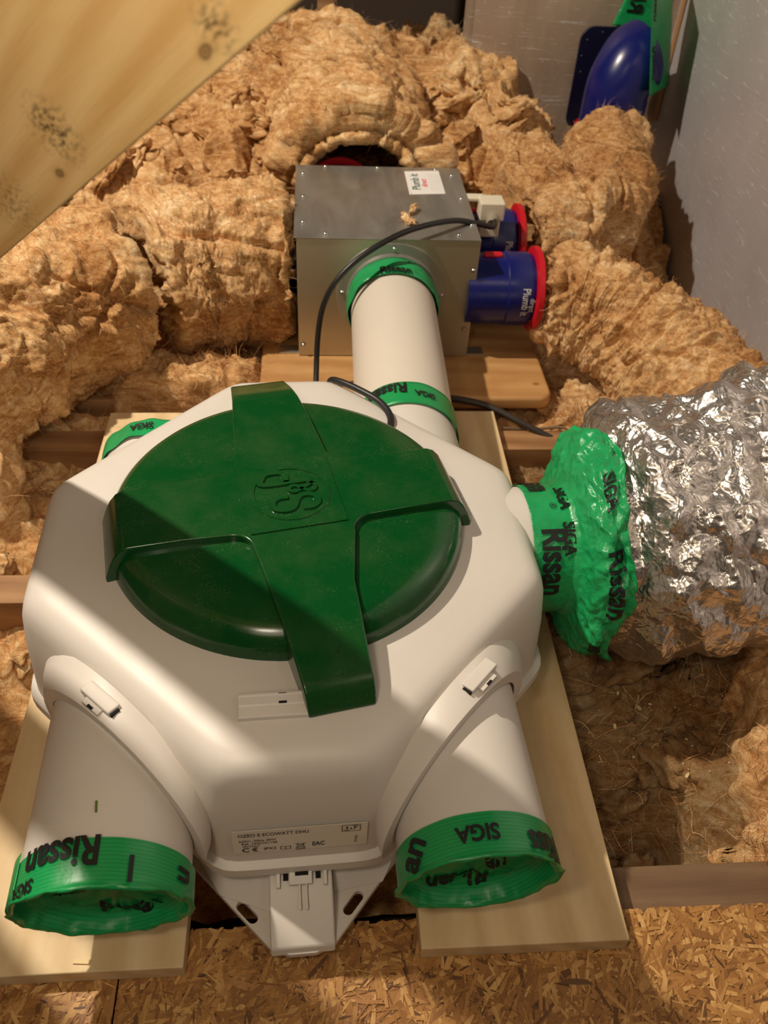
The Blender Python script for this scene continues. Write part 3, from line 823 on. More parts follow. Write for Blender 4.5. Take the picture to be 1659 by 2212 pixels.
# latches on the front collars
for sx in (-1, 1):
    rot = Matrix.Rotation(sx*.79, 3, 'Z')
    cx_, cy_ = (.152, -.1815)
    bm = bmesh.new(); box(bm, (sx*cx_, cy_, .1760), (.036, .012, .006), rot)
    lt = bm_obj('side_latch', bm, M_white, fan, bevel=.0015)
    nn = Vector((sx*.71, -.70, 0)); tt = Vector((.70, sx*.71, 0))
    p = Vector((sx*cx_, cy_, .1730))+nn*.008
    bm = bmesh.new(); box(bm, p, (.020, .006, .005), rot); bm_obj('latch_tongue', bm, M_white, lt, bevel=.0006)
    bm = bmesh.new(); box(bm, p+Vector((0, 0, .0022))+nn*.002, (.006, .0022, .0012), rot); bm_obj('latch_slot', bm, M_hole, lt)
    bm = bmesh.new(); box(bm, Vector((sx*cx_, cy_, .1755))-tt*.0195*sx+nn*.001, (.002, .008, .004), rot); bm_obj('latch_gap', bm, M_hole, lt)
# catch rail in front of the lid
wedge('catch_rail', -.044, .013, [(-.199, .178), (-.199, .1965), (-.202, .1965), (-.207, .1905), (-.2165, .1885), (-.2165, .176)], fan, bevel=.0012)
wedge('rail_slot', -.0125, -.0062, [(-.2005, .188), (-.2010, .1969), (-.2068, .1910), (-.2068, .188)], fan, M_hole, bevel=.0001)
# rear recess and cable channel
bm = bmesh.new(); box(bm, (.012, .232, .1735), (.046, .016, .004)); bm_obj('rear_recess', bm, M_white_in, fan, bevel=.001)
bm = bmesh.new(); box(bm, (.014, .236, .1762), (.034, .0055, .0012)); bm_obj('rear_slot', bm, M_hole, fan)
bm = bmesh.new(); box(bm, (-.012, .222, .178), (.009, .008, .005)); bm_obj('rear_catch', bm, M_white, fan, bevel=.001)
# type label
def front_fn(u, v):      # u across, v up on the front face
    z = .086+v
    y = -(.2655-max(0, (z-.08))*.03)-.0012
    return Vector((u, y, z))
bm = bmesh.new()
vs = [bm.verts.new(front_fn(a, b)) for a, b in ((-.0535, -.0140), (.0540, -.0140), (.0540, .0215), (-.0535, .0215))]; bm.faces.new(vs)
r_ = bmesh.ops.extrude_face_region(bm, geom=bm.faces[:])
bmesh.ops.translate(bm, verts=[x for x in r_['geom'] if isinstance(x, bmesh.types.BMVert)], vec=(0, -.0003, 0))
lab = bm_obj('type_label', bm, M_paper, fan); lab.data.materials[0] = plain('label_film', lin(222, 214, 200), .4, var=.01)
fl = lambda u, v: front_fn(u, v)+Vector((0, -.0006, 0))
lettering([('OZEO E ECOWATT DHU', .0064, -.021, .0145, 0, .012, .78), ('230V~ 50Hz 30W', .0042, -.034, .0060, 0, .01, .95), ('Ref. 1020161146', .0042, -.0325, .0018, 0, .01, 1.0),
           ('40/2023', .0038, -.0395, -.0022, 0, .0, 1.1), ('C', .0095, -.0440, -.0085, 0, .02, .9), ('\u20ac', .0090, -.0365, -.0085, 0, .02, .85), ('IPX2', .0058, -.0245, -.0080, 0, .01, .9),
           ('EAC', .0090, .0145, -.0060, 0, .02, .62), ('S', .0060, .0375, .0145, 0, .03, .8), ('&', .0038, .0408, .0138, 0, .02, .8), ('P', .0060, .0440, .0145, 0, .03, .8), ('2018-02', .0034, .0450, -.003, 1.5, 0, 1)], fl, M_ink, lab)
def lines(segs, fn, w_, mat, parent, name='line_mark'):
    bm = bmesh.new()
    for (a, b) in segs:
        a, b = Vector(a), Vector(b); d = (b-a).normalized(); n = Vector((-d.y, d.x))*w_/2
        bm.faces.new([bm.verts.new(fn(*(q))) for q in (a-n, b-n, b+n, a+n)])
    me = bpy.data.meshes.new(name); bm.to_mesh(me); bm.free(); o = link(name, me, mat, parent); o['kind'] = 'stuff'; return o
sg = [((.0335, .0100), (.0482, .0100)), ((.0335, .0190), (.0482, .0190)), ((.0335, .0100), (.0335, .0190)), ((.0482, .0100), (.0482, .0190)),
      ((.0345, .0125), (.0360, .0112)), ((.0360, .0112), (.0395, .0108)), ((.0472, .0165), (.0460, .0178)), ((.0460, .0178), (.0420, .0184)),
      ((-.0160, -.0110), (-.0160, -.0060)), ((-.0120, -.0110), (-.0120, -.0070)), ((-.0080, -.0110), (-.0080, -.0060)), ((-.0160, -.0110), (-.0080, -.0110)), ((-.0160, -.0060), (-.0120, -.0072)), ((-.0120, -.0072), (-.0080, -.0060)),
      ((-.0040, -.0130), (.0040, -.0130)), ((-.0040, -.0126), (.0040, -.0126)), ((-.0030, -.0105), (-.0022, -.0040)), ((.0030, -.0105), (.0022, -.0040)), ((-.0026, -.0105), (.0026, -.0105)), ((-.0042, -.0030), (.0042, -.0112)), ((.0042, -.0030), (-.0042, -.0112)), ((-.0034, -.0040), (.0034, -.0040))]
lines(sg, fl, .0006, M_ink, lab)

# ---- green lid
la = math.radians(9.5)
lid = empty('green_lid', (0, 0, 0), '', ''); del lid['label']; del lid['category']
bpy.data.objects.remove(lid)
LM = Matrix.Rotation(la, 4, 'Z')
bm = bmesh.new()
lathe(bm, [(0, .2195), (.05, .2195), (.12, .2190), (.146, .2180), (.154, .2150), (.160, .2090), (.1640, .2010), (.1655, .192), (.1660, .185), (.163, .185), (.163, .190)], 160, LM)
disc = bm_obj('lid', bm, M_lid, fan, smooth=40); disc['label'] = 'round glossy green lid with a raised cross'
def cross_outline():
    # corner rounding by sampling; arms: +y long (back), -y long (front), +-x short
    def fil(cx, cy, r, a0, a1, n=7): return [(cx+r*math.cos(a0+(a1-a0)*k/n), cy+r*math.sin(a0+(a1-a0)*k/n)) for k in range(n+1)]
    o = []; r = .018
    o += [(.028, -.2165)]                                   # front right end
    o += [(.030, -.17), (.034, -.12)]
    o += fil(.049+r, -.046-r, r, PI, PI/2)
    o += [(.10, -.0450), (.1685, -.0440)]
    o += [(.1685, .0340), (.10, .0350)]
    o += fil(.048+r, .036+r, r, -PI/2, -PI)
    o += [(.044, .11), (.039, .16), (.035, .2170)]
    o += [(-.023, .2170), (-.028, .16), (-.034, .11)]
    o += fil(-.040-r, .036+r, r, 0, -PI/2)
    o += [(-.10, .0350), (-.1685, .0340)]
    o += [(-.1685, -.0420), (-.10, -.0430)]
    o += fil(-.042-r, -.046-r, r, PI/2, 0)
    o += [(-.036, -.12), (-.031, -.17), (-.026, -.2165)]
    return o
bm = bmesh.new(); prism(bm, cross_outline(), 0, 1)
def cutplane(co_, no): bmesh.ops.bisect_plane(bm, geom=bm.verts[:]+bm.edges[:]+bm.faces[:], plane_co=co_, plane_no=no)
for q in (.145, .152, .158, .163, .1665): cutplane((q, 0, 0), (1, 0, 0)); cutplane((-q, 0, 0), (1, 0, 0))
for q in (.15, .165, .175, .185, .193, .200, .2065, .2115): cutplane((0, q, 0), (0, 1, 0)); cutplane((0, -q, 0), (0, 1, 0))
def ztop(x, y):
    z = .2262
    if abs(y) > .07:
        a = abs(y); z -= .012*max(0, (a-.135)/.05)**1.6 if a < .185 else .012+.42*(a-.185)
        if a > .2095: z -= (a-.2095)*2.0
    else:
        a = abs(x)
        if a > .142: z -= .034*((a-.142)/.0265)**2.4
    return z
for v in bm.verts:
    if v.co.z > .5: v.co.z = ztop(v.co.x, v.co.y)
    else:
        a = abs(v.co.y)
        v.co.z = .1835 if a > .15 else (.180 if abs(v.co.x) > .15 else .205)
bmesh.ops.transform(bm, matrix=LM, verts=bm.verts)
cr = bm_obj('lid_cross', bm, M_lid, disc, bevel=.0022, seg=3, angle=38)
# logo plate with ring and raised letters
bm = bmesh.new(); box(bm, (.002, -.0045, .2266), (.087, .092, .0022)); bmesh.ops.transform(bm, matrix=LM, verts=bm.verts)
lp = bm_obj('logo_plate', bm, M_lid, disc, bevel=.0004)
bm = bmesh.new(); rr = .0325
lathe(bm, [(rr, .2274), (rr+.0006, .2288), (rr+.0042, .2288), (rr+.0050, .2276)], 72, LM @ Matrix.Translation((.002, -.0045, 0)))
bm_obj('logo_ring', bm, M_lid, lp, smooth=25)
def stroke_letter(path, hgt, wid, x, y, sw, closed=False, z0=.2277, h=.0022):
    P = [Vector((px*wid, py*hgt)) for px, py in path]; P = catmull([(p.x, p.y, 0) for p in P], 5) if len(path) > 8 else [(p.x, p.y, 0) for p in P]
    P = [Vector(p[:2]) for p in P]; bm = bmesh.new(); rows = []
    for i_, p in enumerate(P):
        d0 = (p-P[i_-1]).normalized() if i_ else (P[1]-p).normalized(); d1 = (P[i_+1]-p).normalized() if i_ < len(P)-1 else d0
        d = (d0+d1).normalized(); k = 1/max(.6, d.dot(d0)); n = Vector((-d.y, d.x))*sw/2*k
        rows.append([bm.verts.new((*(p+n), 0)), bm.verts.new((*(p+n*.86), h)), bm.verts.new((*(p-n*.86), h)), bm.verts.new((*(p-n), 0))])
    for a, b in zip(rows, rows[1:]):
        for q in range(3): bm.faces.new((a[q], b[q], b[q+1], a[q+1]))
    bm.faces.new(rows[0]); bm.faces.new(rows[-1][::-1])
    bmesh.ops.transform(bm, matrix=LM @ Matrix.Translation((x, y, z0)) @ Matrix.Rotation(PI/2, 4, 'Z') @ Matrix.Translation((-wid/2, -hgt/2, 0)), verts=bm.verts)
    return bm_obj('logo_letter', bm, M_lid, lp, smooth=35)
stroke_letter([(.85, .62), (.85, .80), (.68, .93), (.32, .93), (.15, .80), (.15, .64), (.30, .54), (.70, .44), (.85, .34), (.85, .20), (.68, .07), (.32, .07), (.15, .20), (.15, .38)], .046, .024, .004, -.0195, .0062)
stroke_letter([(.15, 0), (.15, .93), (.62, .93), (.80, .86), (.85, .76), (.85, .66), (.80, .56), (.62, .49), (.15, .49)][:8]+[(.15, .49)], .048, .022, .0005, .0165, .0062)
stroke_letter([(.95, .30), (.80, .10), (.50, .03), (.22, .12), (.18, .30), (.40, .50), (.72, .66), (.76, .84), (.50, .95), (.24, .84), (.26, .66), (.50, .45), (.95, .02)], .027, .0150, .0135, -.0015, .0038)
# small moulded tick on the front arm
bm = bmesh.new(); box(bm, (.008, -.178, .2155), (.012, .0012, .0025), Matrix.Rotation(1.0, 3, 'Z')); bmesh.ops.transform(bm, matrix=LM, verts=bm.verts); bm_obj('moulded_tick', bm, M_lid, cr)

# ---- tape caps on the front outlets
def tape_cap(sx, y0, y1, r, seed, items, inner_items, label=None, tilt=0):
    PX = PXL if sx < 0 else PXR
    n = 120; prof = []
    for k in range(10): prof.append((r, y0+(y1-y0)*k/9, 0))
    prof += [(r+.0006, y1+.0015, 1), (r-.0015, y1+.003, 1), (r-.004, y1+.002, 1), (r-.0048, y1-.004, 1), (r-.0055, y1-.014, 1), (r-.008, y1-.022, 1)]
    for q in (.9, .8, .65, .5, .35, .2, .1): prof.append(((r-.008)*q, y1-.024-.006*(1-q), 1))
    v = []
    for (rr, yy, fl_) in prof:
        for j in range(n):
            th = 2*PI*j/n
            v.append((sx*PX+rr*math.cos(th), -yy, PZ+rr*math.sin(th)))
    v = np.array(v); P = len(prof)
    k = np.repeat(np.arange(P), n); inn = (k >= 10)
    q = v*np.array([1, 1, 1])+seed
    dr = np.where(inn, .0030*ridged(q*38, 3)-.001, .0004*noise(q*60))
    c = np.array([sx*PX, 0, PZ]); rad = v-c; rad[:, 1] = 0; rn = np.linalg.norm(rad, axis=1)[:, None]+1e-6
    v = v+rad/rn*(dr*np.where(k < 14, 1, .3))[:, None]
    v[:, 1] += np.where(k >= 15, .005*ridged(q*26, 3), 0)+np.where((k >= 10) & (k < 14), .0022*noise(q*55), 0)
    wgt = np.clip((-v[:, 1]-y0)/(y1-y0), 0, 1); v[:, 1] += -tilt*(v[:, 2]-PZ-r)*wgt
    f = grid_faces(P, n, True)
    o = np_mesh('tape_cover', v, f, M_tape2, fan)
    if label: o['label'] = label
    for (a0, a1, ya, yb, rr) in ((seed % 1*2+1.9, seed % 1*2+2.9, y0-.006, y1, r+.0008),):
        vv = []
        for j in range(24):
            th = a0+(a1-a0)*j/23
            for yy in np.linspace(ya, yb, 6): vv.append((sx*PX+rr*math.cos(th), -yy-tilt*(rr*math.sin(th)-r)*(yy-ya)/(yb-ya), PZ+rr*math.sin(th)))
        s_ = np_mesh('tape_overlap', np.array(vv), grid_faces(24, 6), M_tape2, o)
        so = s_.modifiers.new('s', 'SOLIDIFY'); so.thickness = .0004
    fn = cyl_fn((sx*PX, 0, PZ), (0, -1, 0), (0, 0, 1), r+.0013)
    lettering(items, fn, M_ink, o)
    # letters inside the mouth follow the sunken skin
    def fin(u, w2):
        x = sx*PX+u; z = PZ+w2; p = np.array([[x, -(y1-.024), z]])
        rr = math.hypot(u, w2); q_ = min(1, rr/(r-.008))
        y = -(y1-.024-.006*(1-q_))+.005*float(ridged(p*np.array([1, 1, 1])*26+seed*26, 3)[0])
        return Vector((x, y-.0040-tilt*(w2-r)*.3, z))
    lettering(inner_items, fin, M_ink, o, L=.004)
    return o
R1 = 0  # upright reading seen from the front is upside down on the photographed tape
tape_cap(-1, .291, .325, .0655, 2.31,
   [('Rissan', .030, .022, .2995, 0, .03, .8), ('SIGA', .013, .052, .316, 0, .03, .9), ('n', .030, -.080, .306, PI/2, .03, .8), ('I', .026, -.030, .312, 0, .03, .8)],
   [('Rissan', .024, .012, -.044, .0, .03, .8), ('SIGA', .012, -.030, -.014, .1, .03, .9), ('SIGA', .012, .008, .006, .1, .03, .9), ('an', .024, -.038, .010, .0, .03, .8)], 'ribbed green tape closing the left front outlet', .17)
tape_cap(1, .293, .325, .0630, 5.77,
   [('SIGA', .017, .008, .3085, 0, .035, .9), ('Riss', .028, -.050, .314, .08, .03, .8), ('an', .034, .064, .308, PI+.95, .03, .8)],
   [('Rissan', .026, -.010, -.042, PI, .035, .8), ('SIGA', .011, -.004, .004, 1.4, .03, .9), ('SIGA', .018, -.030, .004, .7, .03, .8), ('an', .024, .020, -.018, .1, .03, .8), ('Ris', .020, .030, .010, .1, .03, .8)], 'ribbed green tape closing the right front outlet', .13)
# rear left outlet taped over
bm = bmesh.new(); lathe(bm, [(.0655, .170), (.066, .196), (.064, .202), (.05, .204), (0, .201)], 72, Matrix.Translation((-PX, 0, PZ)) @ frame_to((0, 1, 0)))
for v in bm.verts:
    q = np.array([[v.co.x, v.co.y, v.co.z]]); v.co.z += float(noise(q*40)[0])*.003; v.co.y += float(noise(q*45+7)[0])*.004
tr = bm_obj('tape_cover', bm, M_tape, fan, smooth=60)
lettering([('SIGA', .014, -.012, .186, PI, .03, .9), ('Rissan', .026, .05, .186, PI, .03, .8)], cyl_fn((-PX, 0, PZ), (0, 1, 0), (0, 0, 1), .0675), M_ink, tr)
# chip of green plastic on the left outlet
bm = bmesh.new(); box(bm, (0, 0, 0), (.0016, .009, .0012), Matrix.Rotation(.15, 3, 'Z')); o = bm_obj('plastic_sliver', bm, plain('dull_green', lin(90, 110, 40), .6), None, bevel=.0003)
o.location = Vector(UC)+Matrix.Rotation(UY, 3, 'Z') @ Vector((-.146, -.2665, PZ+PR+.0007)); tag(o, 'tiny green sliver lying on top of the left front outlet', 'debris')

# ================================================================== PIPE TO BOX
fy = UC[1]; rz = Matrix.Rotation(UY, 3, 'Z')
p0 = Vector(UC)+rz @ Vector((PX, .2, PZ)); p1 = Vector((.116, 1.168, .110))
pipe = empty('duct_pipe', (p0.x, p0.y, 0), 'long white round duct pipe from the fan housing to the steel box', 'pipe')
def local(o, v): return Vector(v)-o.location
A = (p1-p0).normalized(); Lp = (p1-p0).length
bm = bmesh.new(); lathe(bm, [(.058, .03), (.0625, .03), (.0625, Lp-.02), (.058, Lp-.02)], 96, Matrix.Translation(local(pipe, p0)) @ frame_to(A))
bm_obj('pipe_tube', bm, M_pipe, pipe, smooth=40)
def band(parent, O, A, s0, s1, r, mat, bulge=0, amp=.0006, seed=0, name='green_tape'):
    n = 96; kk = 8; A = Vector(A).normalized(); M = Matrix.Translation(O) @ frame_to(A); v = []
    for i in range(kk):
        t = i/(kk-1)
        for j in range(n):
            th = 2*PI*j/n; rr = r+bulge*math.sin(t*PI)
            q = M @ Vector((rr*math.cos(th), rr*math.sin(th), s0+(s1-s0)*t)); v.append(q[:])
    v = np.array(v); c = np.array((M @ Vector((0, 0, (s0+s1)/2)))[:])
    d = v-c; An = np.array(A[:]); d -= np.outer(d @ An, An); d /= np.linalg.norm(d, axis=1)[:, None]
    v = v+d*(amp*(1+noise(v*45+seed)))[:, None]
    o = np_mesh(name, v, grid_faces(kk, n, True), mat, parent)
    so = o.modifiers.new('s', 'SOLIDIFY'); so.thickness = .0008; so.offset = 1
    return o
b1 = band(pipe, local(pipe, p0), A, .020, .062, .0632, M_tape2)
lettering([('Rissan', .026, -.028, .050, PI, .03, .8), ('SIGA', .014, .020, .040, PI, .03, .9)], cyl_fn(local(pipe, p0), A, (0, 0, 1), .0660), M_ink, b1)
b2 = band(pipe, local(pipe, p0), A, Lp-.050, Lp-.004, .0640, M_tape, .002, .002)
lettering([('Rissan', .024, .0, Lp-.042, 0, .03, .8), ('SIGA', .012, .03, Lp-.02, 0, .03, .9)], cyl_fn(local(pipe, p0), A, (0, 0, 1), .0695), M_ink, b2)

# ================================================================== STEEL BOX
B0 = (.1085, 1.172, 0)
sb = empty('distribution_box', B0, 'galvanised steel air distribution box with screwed lid and blue outlets', 'box')
bx = lambda x, y, z: (x-B0[0], y-B0[1], z)
bm = bmesh.new(); box(bm, bx(.1085, 1.3075, .0995), (.270, .269, .197)); bm_obj('box_body', bm, M_galvf, sb, bevel=.0012)
bm = bmesh.new(); box(bm, bx(.1065, 1.3075, .1990), (.2735, .2715, .0016)); tp = bm_obj('top_panel', bm, M_galv, sb, bevel=.0004)
for (x, y) in [(-.018, 1.405), (-.017, 1.313), (-.017, 1.222), (.019, 1.437), (.106, 1.436), (.203, 1.434), (.228, 1.41), (.232, 1.317), (.236, 1.221), (.016, 1.184), (.111, 1.18), (.212, 1.187)]:
    bm = bmesh.new(); lathe(bm, [(.0038, .1998), (.0038, .2008), (.0026, .2024), (.0010, .2028), (0, .2020)], 12, Matrix.Translation(bx(x, y, 0))); bm_obj('screw', bm, M_screw, sb, smooth=40)
def front_screw(x, z, yy=1.1715):
    bm = bmesh.new(); lathe(bm, [(.0036, 0), (.0034, .0012), (.002, .0026), (0, .0022)], 12, Matrix.Translation(bx(x, yy, z)) @ frame_to((0, -1, 0))); bm_obj('screw', bm, M_screw, sb, smooth=40)
for x, z in ((.237, .152), (.234, .051), (-.019, .021)): front_screw(x, z)
bm = bmesh.new(); lathe(bm, [(.0655, -.001), (.0655, .012), (.068, .012), (.069, .0035), (.083, .0025), (.084, -.001)], 80, Matrix.Translation(bx(.116, 1.172, .110)) @ frame_to((0, -1, 0))); bm_obj('inlet_collar', bm, M_galv, sb, smooth=30)
for a in (PI/2, PI*.98, .02, -.8, PI+.8): front_screw(.116+.0755*math.cos(a), .110+.0755*math.sin(a), 1.169)
for x in (-.042, .256):
    bm = bmesh.new(); box(bm, bx(x, 1.190, .0012), (.032, .022, .0018)); bm_obj('fixing_foot', bm, M_galvf, sb, bevel=.0003)
# sticker
bm = bmesh.new(); prism(bm, [bx(*q, 0)[:2] for q in ((.151, 1.330), (.209, 1.336), (.208, 1.430), (.150, 1.424))], .1999, .2004); stk = bm_obj('sticker', bm, M_paper, sb)
fs = lambda u, v: Vector(bx(.180+u, 1.381+v, .2006))
lettering([('Plumb it', .0195, -.015, .0, PI/2, .015, 1.0)], fs, plain('teal_ink', lin(40, 96, 92), .5), stk)
lettering([('direct', .0140, -.001, -.004, PI/2, .015, 1.0)], fs, plain('pink_ink', lin(226, 70, 90), .5), stk)
lines([((x, -.038), (x, .034)) for x in (.009, .013, .017, .021, .0245)], fs, .0006, M_grey_ink, stk, 'small_print')
# blue outlets
def outlet(O, ax, L, r, key=True, text=True, tl=.030):
    Mx = Matrix.Translation(bx(*O)) @ frame_to(ax)
    bm = bmesh.new(); lathe(bm, [(r*.9, -.01), (r, -.01), (r, L*.52), (r+.0015, L*.54), (r+.0015, L*.86), (r-.002, L*.97), (r-.008, L)], 72, Mx)
    o = bm_obj('blue_outlet', bm, M_blue, sb, smooth=35)
    bm = bmesh.new(); lathe(bm, [(r-.01, L*.98), (r+.004, L*.96), (r+.010, L*.99), (r+.010, L*1.07), (r+.002, L*1.11), (r-.01, L*1.12)], 72, Mx)
    bm_obj('locking_ring', bm, M_red, o, smooth=35)
    if key:
        bm = bmesh.new(); t_ = (Matrix.Translation(bx(*O)) @ Matrix()).to_translation()+Vector(ax)*.030+Vector((0, 0, r+.001))
        box(bm, t_, (.030, .012, .008)); bm_obj('red_key', bm, M_red, o, bevel=.0035, seg=3, angle=30)
    if text:
        fn = cyl_fn(bx(*O), ax, (0, -1, 0), r+.0018)
        lettering([('Plumb it', .017, -.006, L*.80, 0, .01, .8), ('direct', .012, -.002, L*.95-.004, 0, .005, .8)], fn, M_grey_ink, o)
    return o
outlet((.243, 1.215, .100), (1, 0, 0), .098, .0555)
outlet((.243, 1.375, .100), (1, 0, 0), .098, .0555)
outlet((-.027, 1.300, .100), (-1, 0, 0), .035, .0555, key=False, text=False)
outlet((.045, 1.443, .125), (0, 1, 0), .060, .0560, key=False, text=False)
# bits of wool on the box top
o = tufts('wool_scrap', [((.139, 1.232, .205), (.007, .016, .004), (0, 0, .3)), ((.150, 1.262, .206), (.004, .012, .004), (0, 0, -.5))], bed)
# supply plug
pg = empty('cable_plug', (.262, 1.33, .155), 'cream rectangular cable connector clipped on the right of the steel box', 'connector')
bm = bmesh.new(); box(bm, (.020, -.01, .030), (.040, .036, .030)); box(bm, (.0195, -.012, .002), (.032, .026, .030)); bm_obj('plug_body', bm, M_cream, pg, bevel=.003)
bm = bmesh.new(); box(bm, (-.008, .006, .040), (.036, .020, .006)); bm_obj('plug_tab', bm, M_cream, pg, bevel=.0015)
bm = bmesh.new(); lathe(bm, [(.010, 0), (.010, .012), (.006, .018)], 24, Matrix.Translation((.022, -.028, .020)) @ frame_to((-.3, -1, 0))); bm_obj('cable_gland', bm, plain('grey_gland', lin(150, 140, 120), .5), pg, smooth=40)
cab = tube_np('power_cable', [(.284, 1.288, .178), (.277, 1.262, .180), (.245, 1.235, .197), (.206, 1.212, .211), (.150, 1.172, .218), (.105, 1.140, .214), (.062, 1.115, .197), (.030, 1.100, .170), (.012, 1.095, .135), (.004, 1.093, .09), (.001, 1.075, .04), (.000, 1.02, .006), (.004, .95, .03), (.008, .90, .08), (.010, .872, .10)], .0042, M_black)
tag(cab, 'black power cable looping from the cream connector over the steel box', 'cable')
cab2 = tube_np('channel_cable', [(.017, .862, .140), (.0165, .8535, .160), (.018, .843, .1775), (.028, .831, .1840), (.048, .812, .1868), (.072, .786, .1872), (.082, .755, .1868), (.075, .72, .186)], .0040, M_black, fan)
cab2.parent = None; tag(cab2, 'short black cable lying in the rear channel beside the lid', 'cable')
c3 = tube_np('low_cable', [(.10, 1.075, .006), (.19, 1.050, .008), (.254, 1.037, .002), (.307, 1.012, -.012), (.36, .99, -.03), (.42, .97, -.05)], .0052, plain('grey_black_cable', lin(52, 44, 38), .5)); tag(c3, 'dark cable running low along the board under the white pipe', 'cable')
c4 = tube_np('thin_wire', [(.28, 1.012, -.022), (.33, 1.010, -.022), (.366, 1.005, -.015), (.372, .985, -.01), (.360, .965, -.015), (.352, .94, -.022), (.358, .915, -.03), (.40, .90, -.05)], .0022, plain('dull_wire', lin(110, 88, 62), .6)); tag(c4, 'thin dull wire curling in the gap left of the foil duct', 'wire')

# ================================================================== FOIL DUCT
Fo = (.30, .625, .115)
fd = empty('foil_duct', (.30, .64, 0), 'crumpled silver foil insulated duct leaving the right edge', 'duct')
ns, nt = 380, 420
path = [(.272, .640, .108), (.36, .652, .112), (.50, .678, .122), (.60, .72, .13), (.72, .76, .13)]
pts, L = resample(path, ns); P = path_frames(pts)
def frad(s, th):
    r = .138+.008*math.sin(min(1, s*3)*PI/2)
    r -= .022*float(1-sstep(.06, .12, np.array([s]))[0])
    if s < .03: r *= .60+.40*(s/.03)**.5
    r += .012*np.exp(-((s-.58)/.07)**2)*(1+np.cos(th-.8))
    return r+0*th
v = tube_points(P, frad, ns, nt)
f = grid_faces(ns, nt, True); cen = np.repeat(pts, nt, 0); N = (v-cen); N /= np.linalg.norm(N, axis=1)[:, None]
S = np.repeat(np.linspace(0, L, ns), nt); TH = np.tile(np.linspace(0, 2*PI, nt, endpoint=False), ns)
q = warp(v, 12, .03)
big = np.stack([S*22, np.cos(TH)*1.6, np.sin(TH)*1.6], 1)
fold = -np.abs(noise(warp(big, .7, .5)))*.020
q2 = warp(v, 30, .012)
cr1 = np.abs(noise(q*13))*.018+np.abs(noise(q2*26+9))*.008+np.abs(noise(q2*60+3))*.0030
v = v+N*((fold+cr1)*(.35+.65*sstep(.05, .13, S/L))-.006)[:, None]+.003*np.stack([noise(v*50), noise(v*50+9), noise(v*50+19)], 1)
fo = np_mesh('foil_sleeve', v-np.array(fd.location), f, M_foil, fd, True)
# crumpled end ring closing down to the tape
# tape skirt: tight round the outlet, flaring over the end of the foil
TX0 = .2470-.0; c0 = Vector(UC)+rz @ Vector((.238, SYo, .116)); ax = rz @ Vector((1, 0, 0))
ns2, nt2 = 90, 300
prof = [(0, .0672), (.03, .0672), (.040, .0675), (.046, .071), (.050, .080), (.053, .094), (.058, .106), (.066, .1165), (.076, .1205), (.086, .1225)]
ss = np.linspace(0, 1, ns2); pa = np.array(prof); dd = np.r_[0, np.cumsum(np.hypot(*np.diff(pa, axis=0).T))]; dd /= dd[-1]
xx = np.interp(ss, dd, pa[:, 0]); r2 = np.interp(ss, dd, pa[:, 1])
th = np.linspace(0, 2*PI, nt2, endpoint=False)
V = np.empty((ns2, nt2, 3)); E1 = np.array([0, 0, 1.]); AX = np.array(ax[:]); E2 = np.cross(AX, E1)
drift = np.array([0, .018, -.010])
for i in range(ns2):
    k = sstep(.05, .085, np.array([xx[i]]))[0]
    dirs = np.cos(th)[:, None]*E1+np.sin(th)[:, None]*E2
    qn = np.stack([np.full(nt2, xx[i]*40), np.cos(th)*2.2, np.sin(th)*2.2], 1)
    wob = noise(qn*1.0+3)*.010*k+noise(qn*3+8)*.004*k+.0005*noise(qn*5)
    lean = (noise(np.stack([np.full(nt2, 7.), np.cos(th)*1.8, np.sin(th)*1.8], 1))*.018)*k
    V[i] = np.array(c0[:])+AX*(xx[i]+lean)[:, None]+dirs*(r2[i]+wob)[:, None]+drift*k
Vt = V.reshape(-1, 3); ft = grid_faces(ns2, nt2, True)
Nt = normals_of(Vt, ft); kk = np.repeat(sstep(.04, .06, xx), nt2)
Vt = Vt+Nt*(kk*(.004*(ridged(warp(Vt, 30, .01)*38, 3)-.4)))[:, None]
ts = np_mesh('tape_skirt', Vt-np.array(fd.location), ft, M_tape, fd)
so = ts.modifiers.new('s', 'SOLIDIFY'); so.thickness = .0006
fdl = Vector(fd.location)
fn = cyl_fn(c0-fdl, ax, (0, 0, 1), .0690)
lettering([('Rissan', .036, -.052, .0175, 0, .03, .8), ('Rissan', .036, .070, .0195, 0, .03, .8), ('SIGA', .018, -.004, .037, .0, .03, .9), ('SIGA', .018, .045, .036, .0, .03, .9), ('\u00ae', .010, .008, .024, 0, .0, 1)], fn, M_ink, ts)
def skirt_text(s, size, u0, v0):
    # letters placed one by one on the flared band, reading round it
    t = text_bm(s, size, .03, .85); subdiv_long(t, .003)
    B = bmesh.new(); vm = {}
    R_ = .125
    for x in t.verts: 
        uu = u0+x.co.x/R_; vv = v0+x.co.y/.16
        i = np.clip(vv*(ns2-1), 0, ns2-1.01); j = (uu/(2*PI) % 1)*nt2
        i0 = int(i); j0 = int(j) % nt2; fi = i-i0; fj = j-int(j); j1 = (j0+1) % nt2
        p = (Vt[i0*nt2+j0]*(1-fi)*(1-fj)+Vt[(i0+1)*nt2+j0]*fi*(1-fj)+Vt[i0*nt2+j1]*(1-fi)*fj+Vt[(i0+1)*nt2+j1]*fi*fj)
        nr = Nt[i0*nt2+j0]; c_ = np.array(c0[:])+AX*xx[i0]+drift*.8; rd = p-c_; rd -= AX*rd.dot(AX)
        if nr.dot(rd/np.linalg.norm(rd)-AX*.6) < 0: nr = -nr
        vm[x.index] = B.verts.new(Vector(p+nr*.0012)-fdl)
    for f_ in t.faces:
        try: B.faces.new([vm[x.index] for x in f_.verts])
        except ValueError: pass
    t.free(); me = bpy.data.meshes.new('lettering'); B.to_mesh(me); B.free(); return link('lettering', me, M_ink, ts)
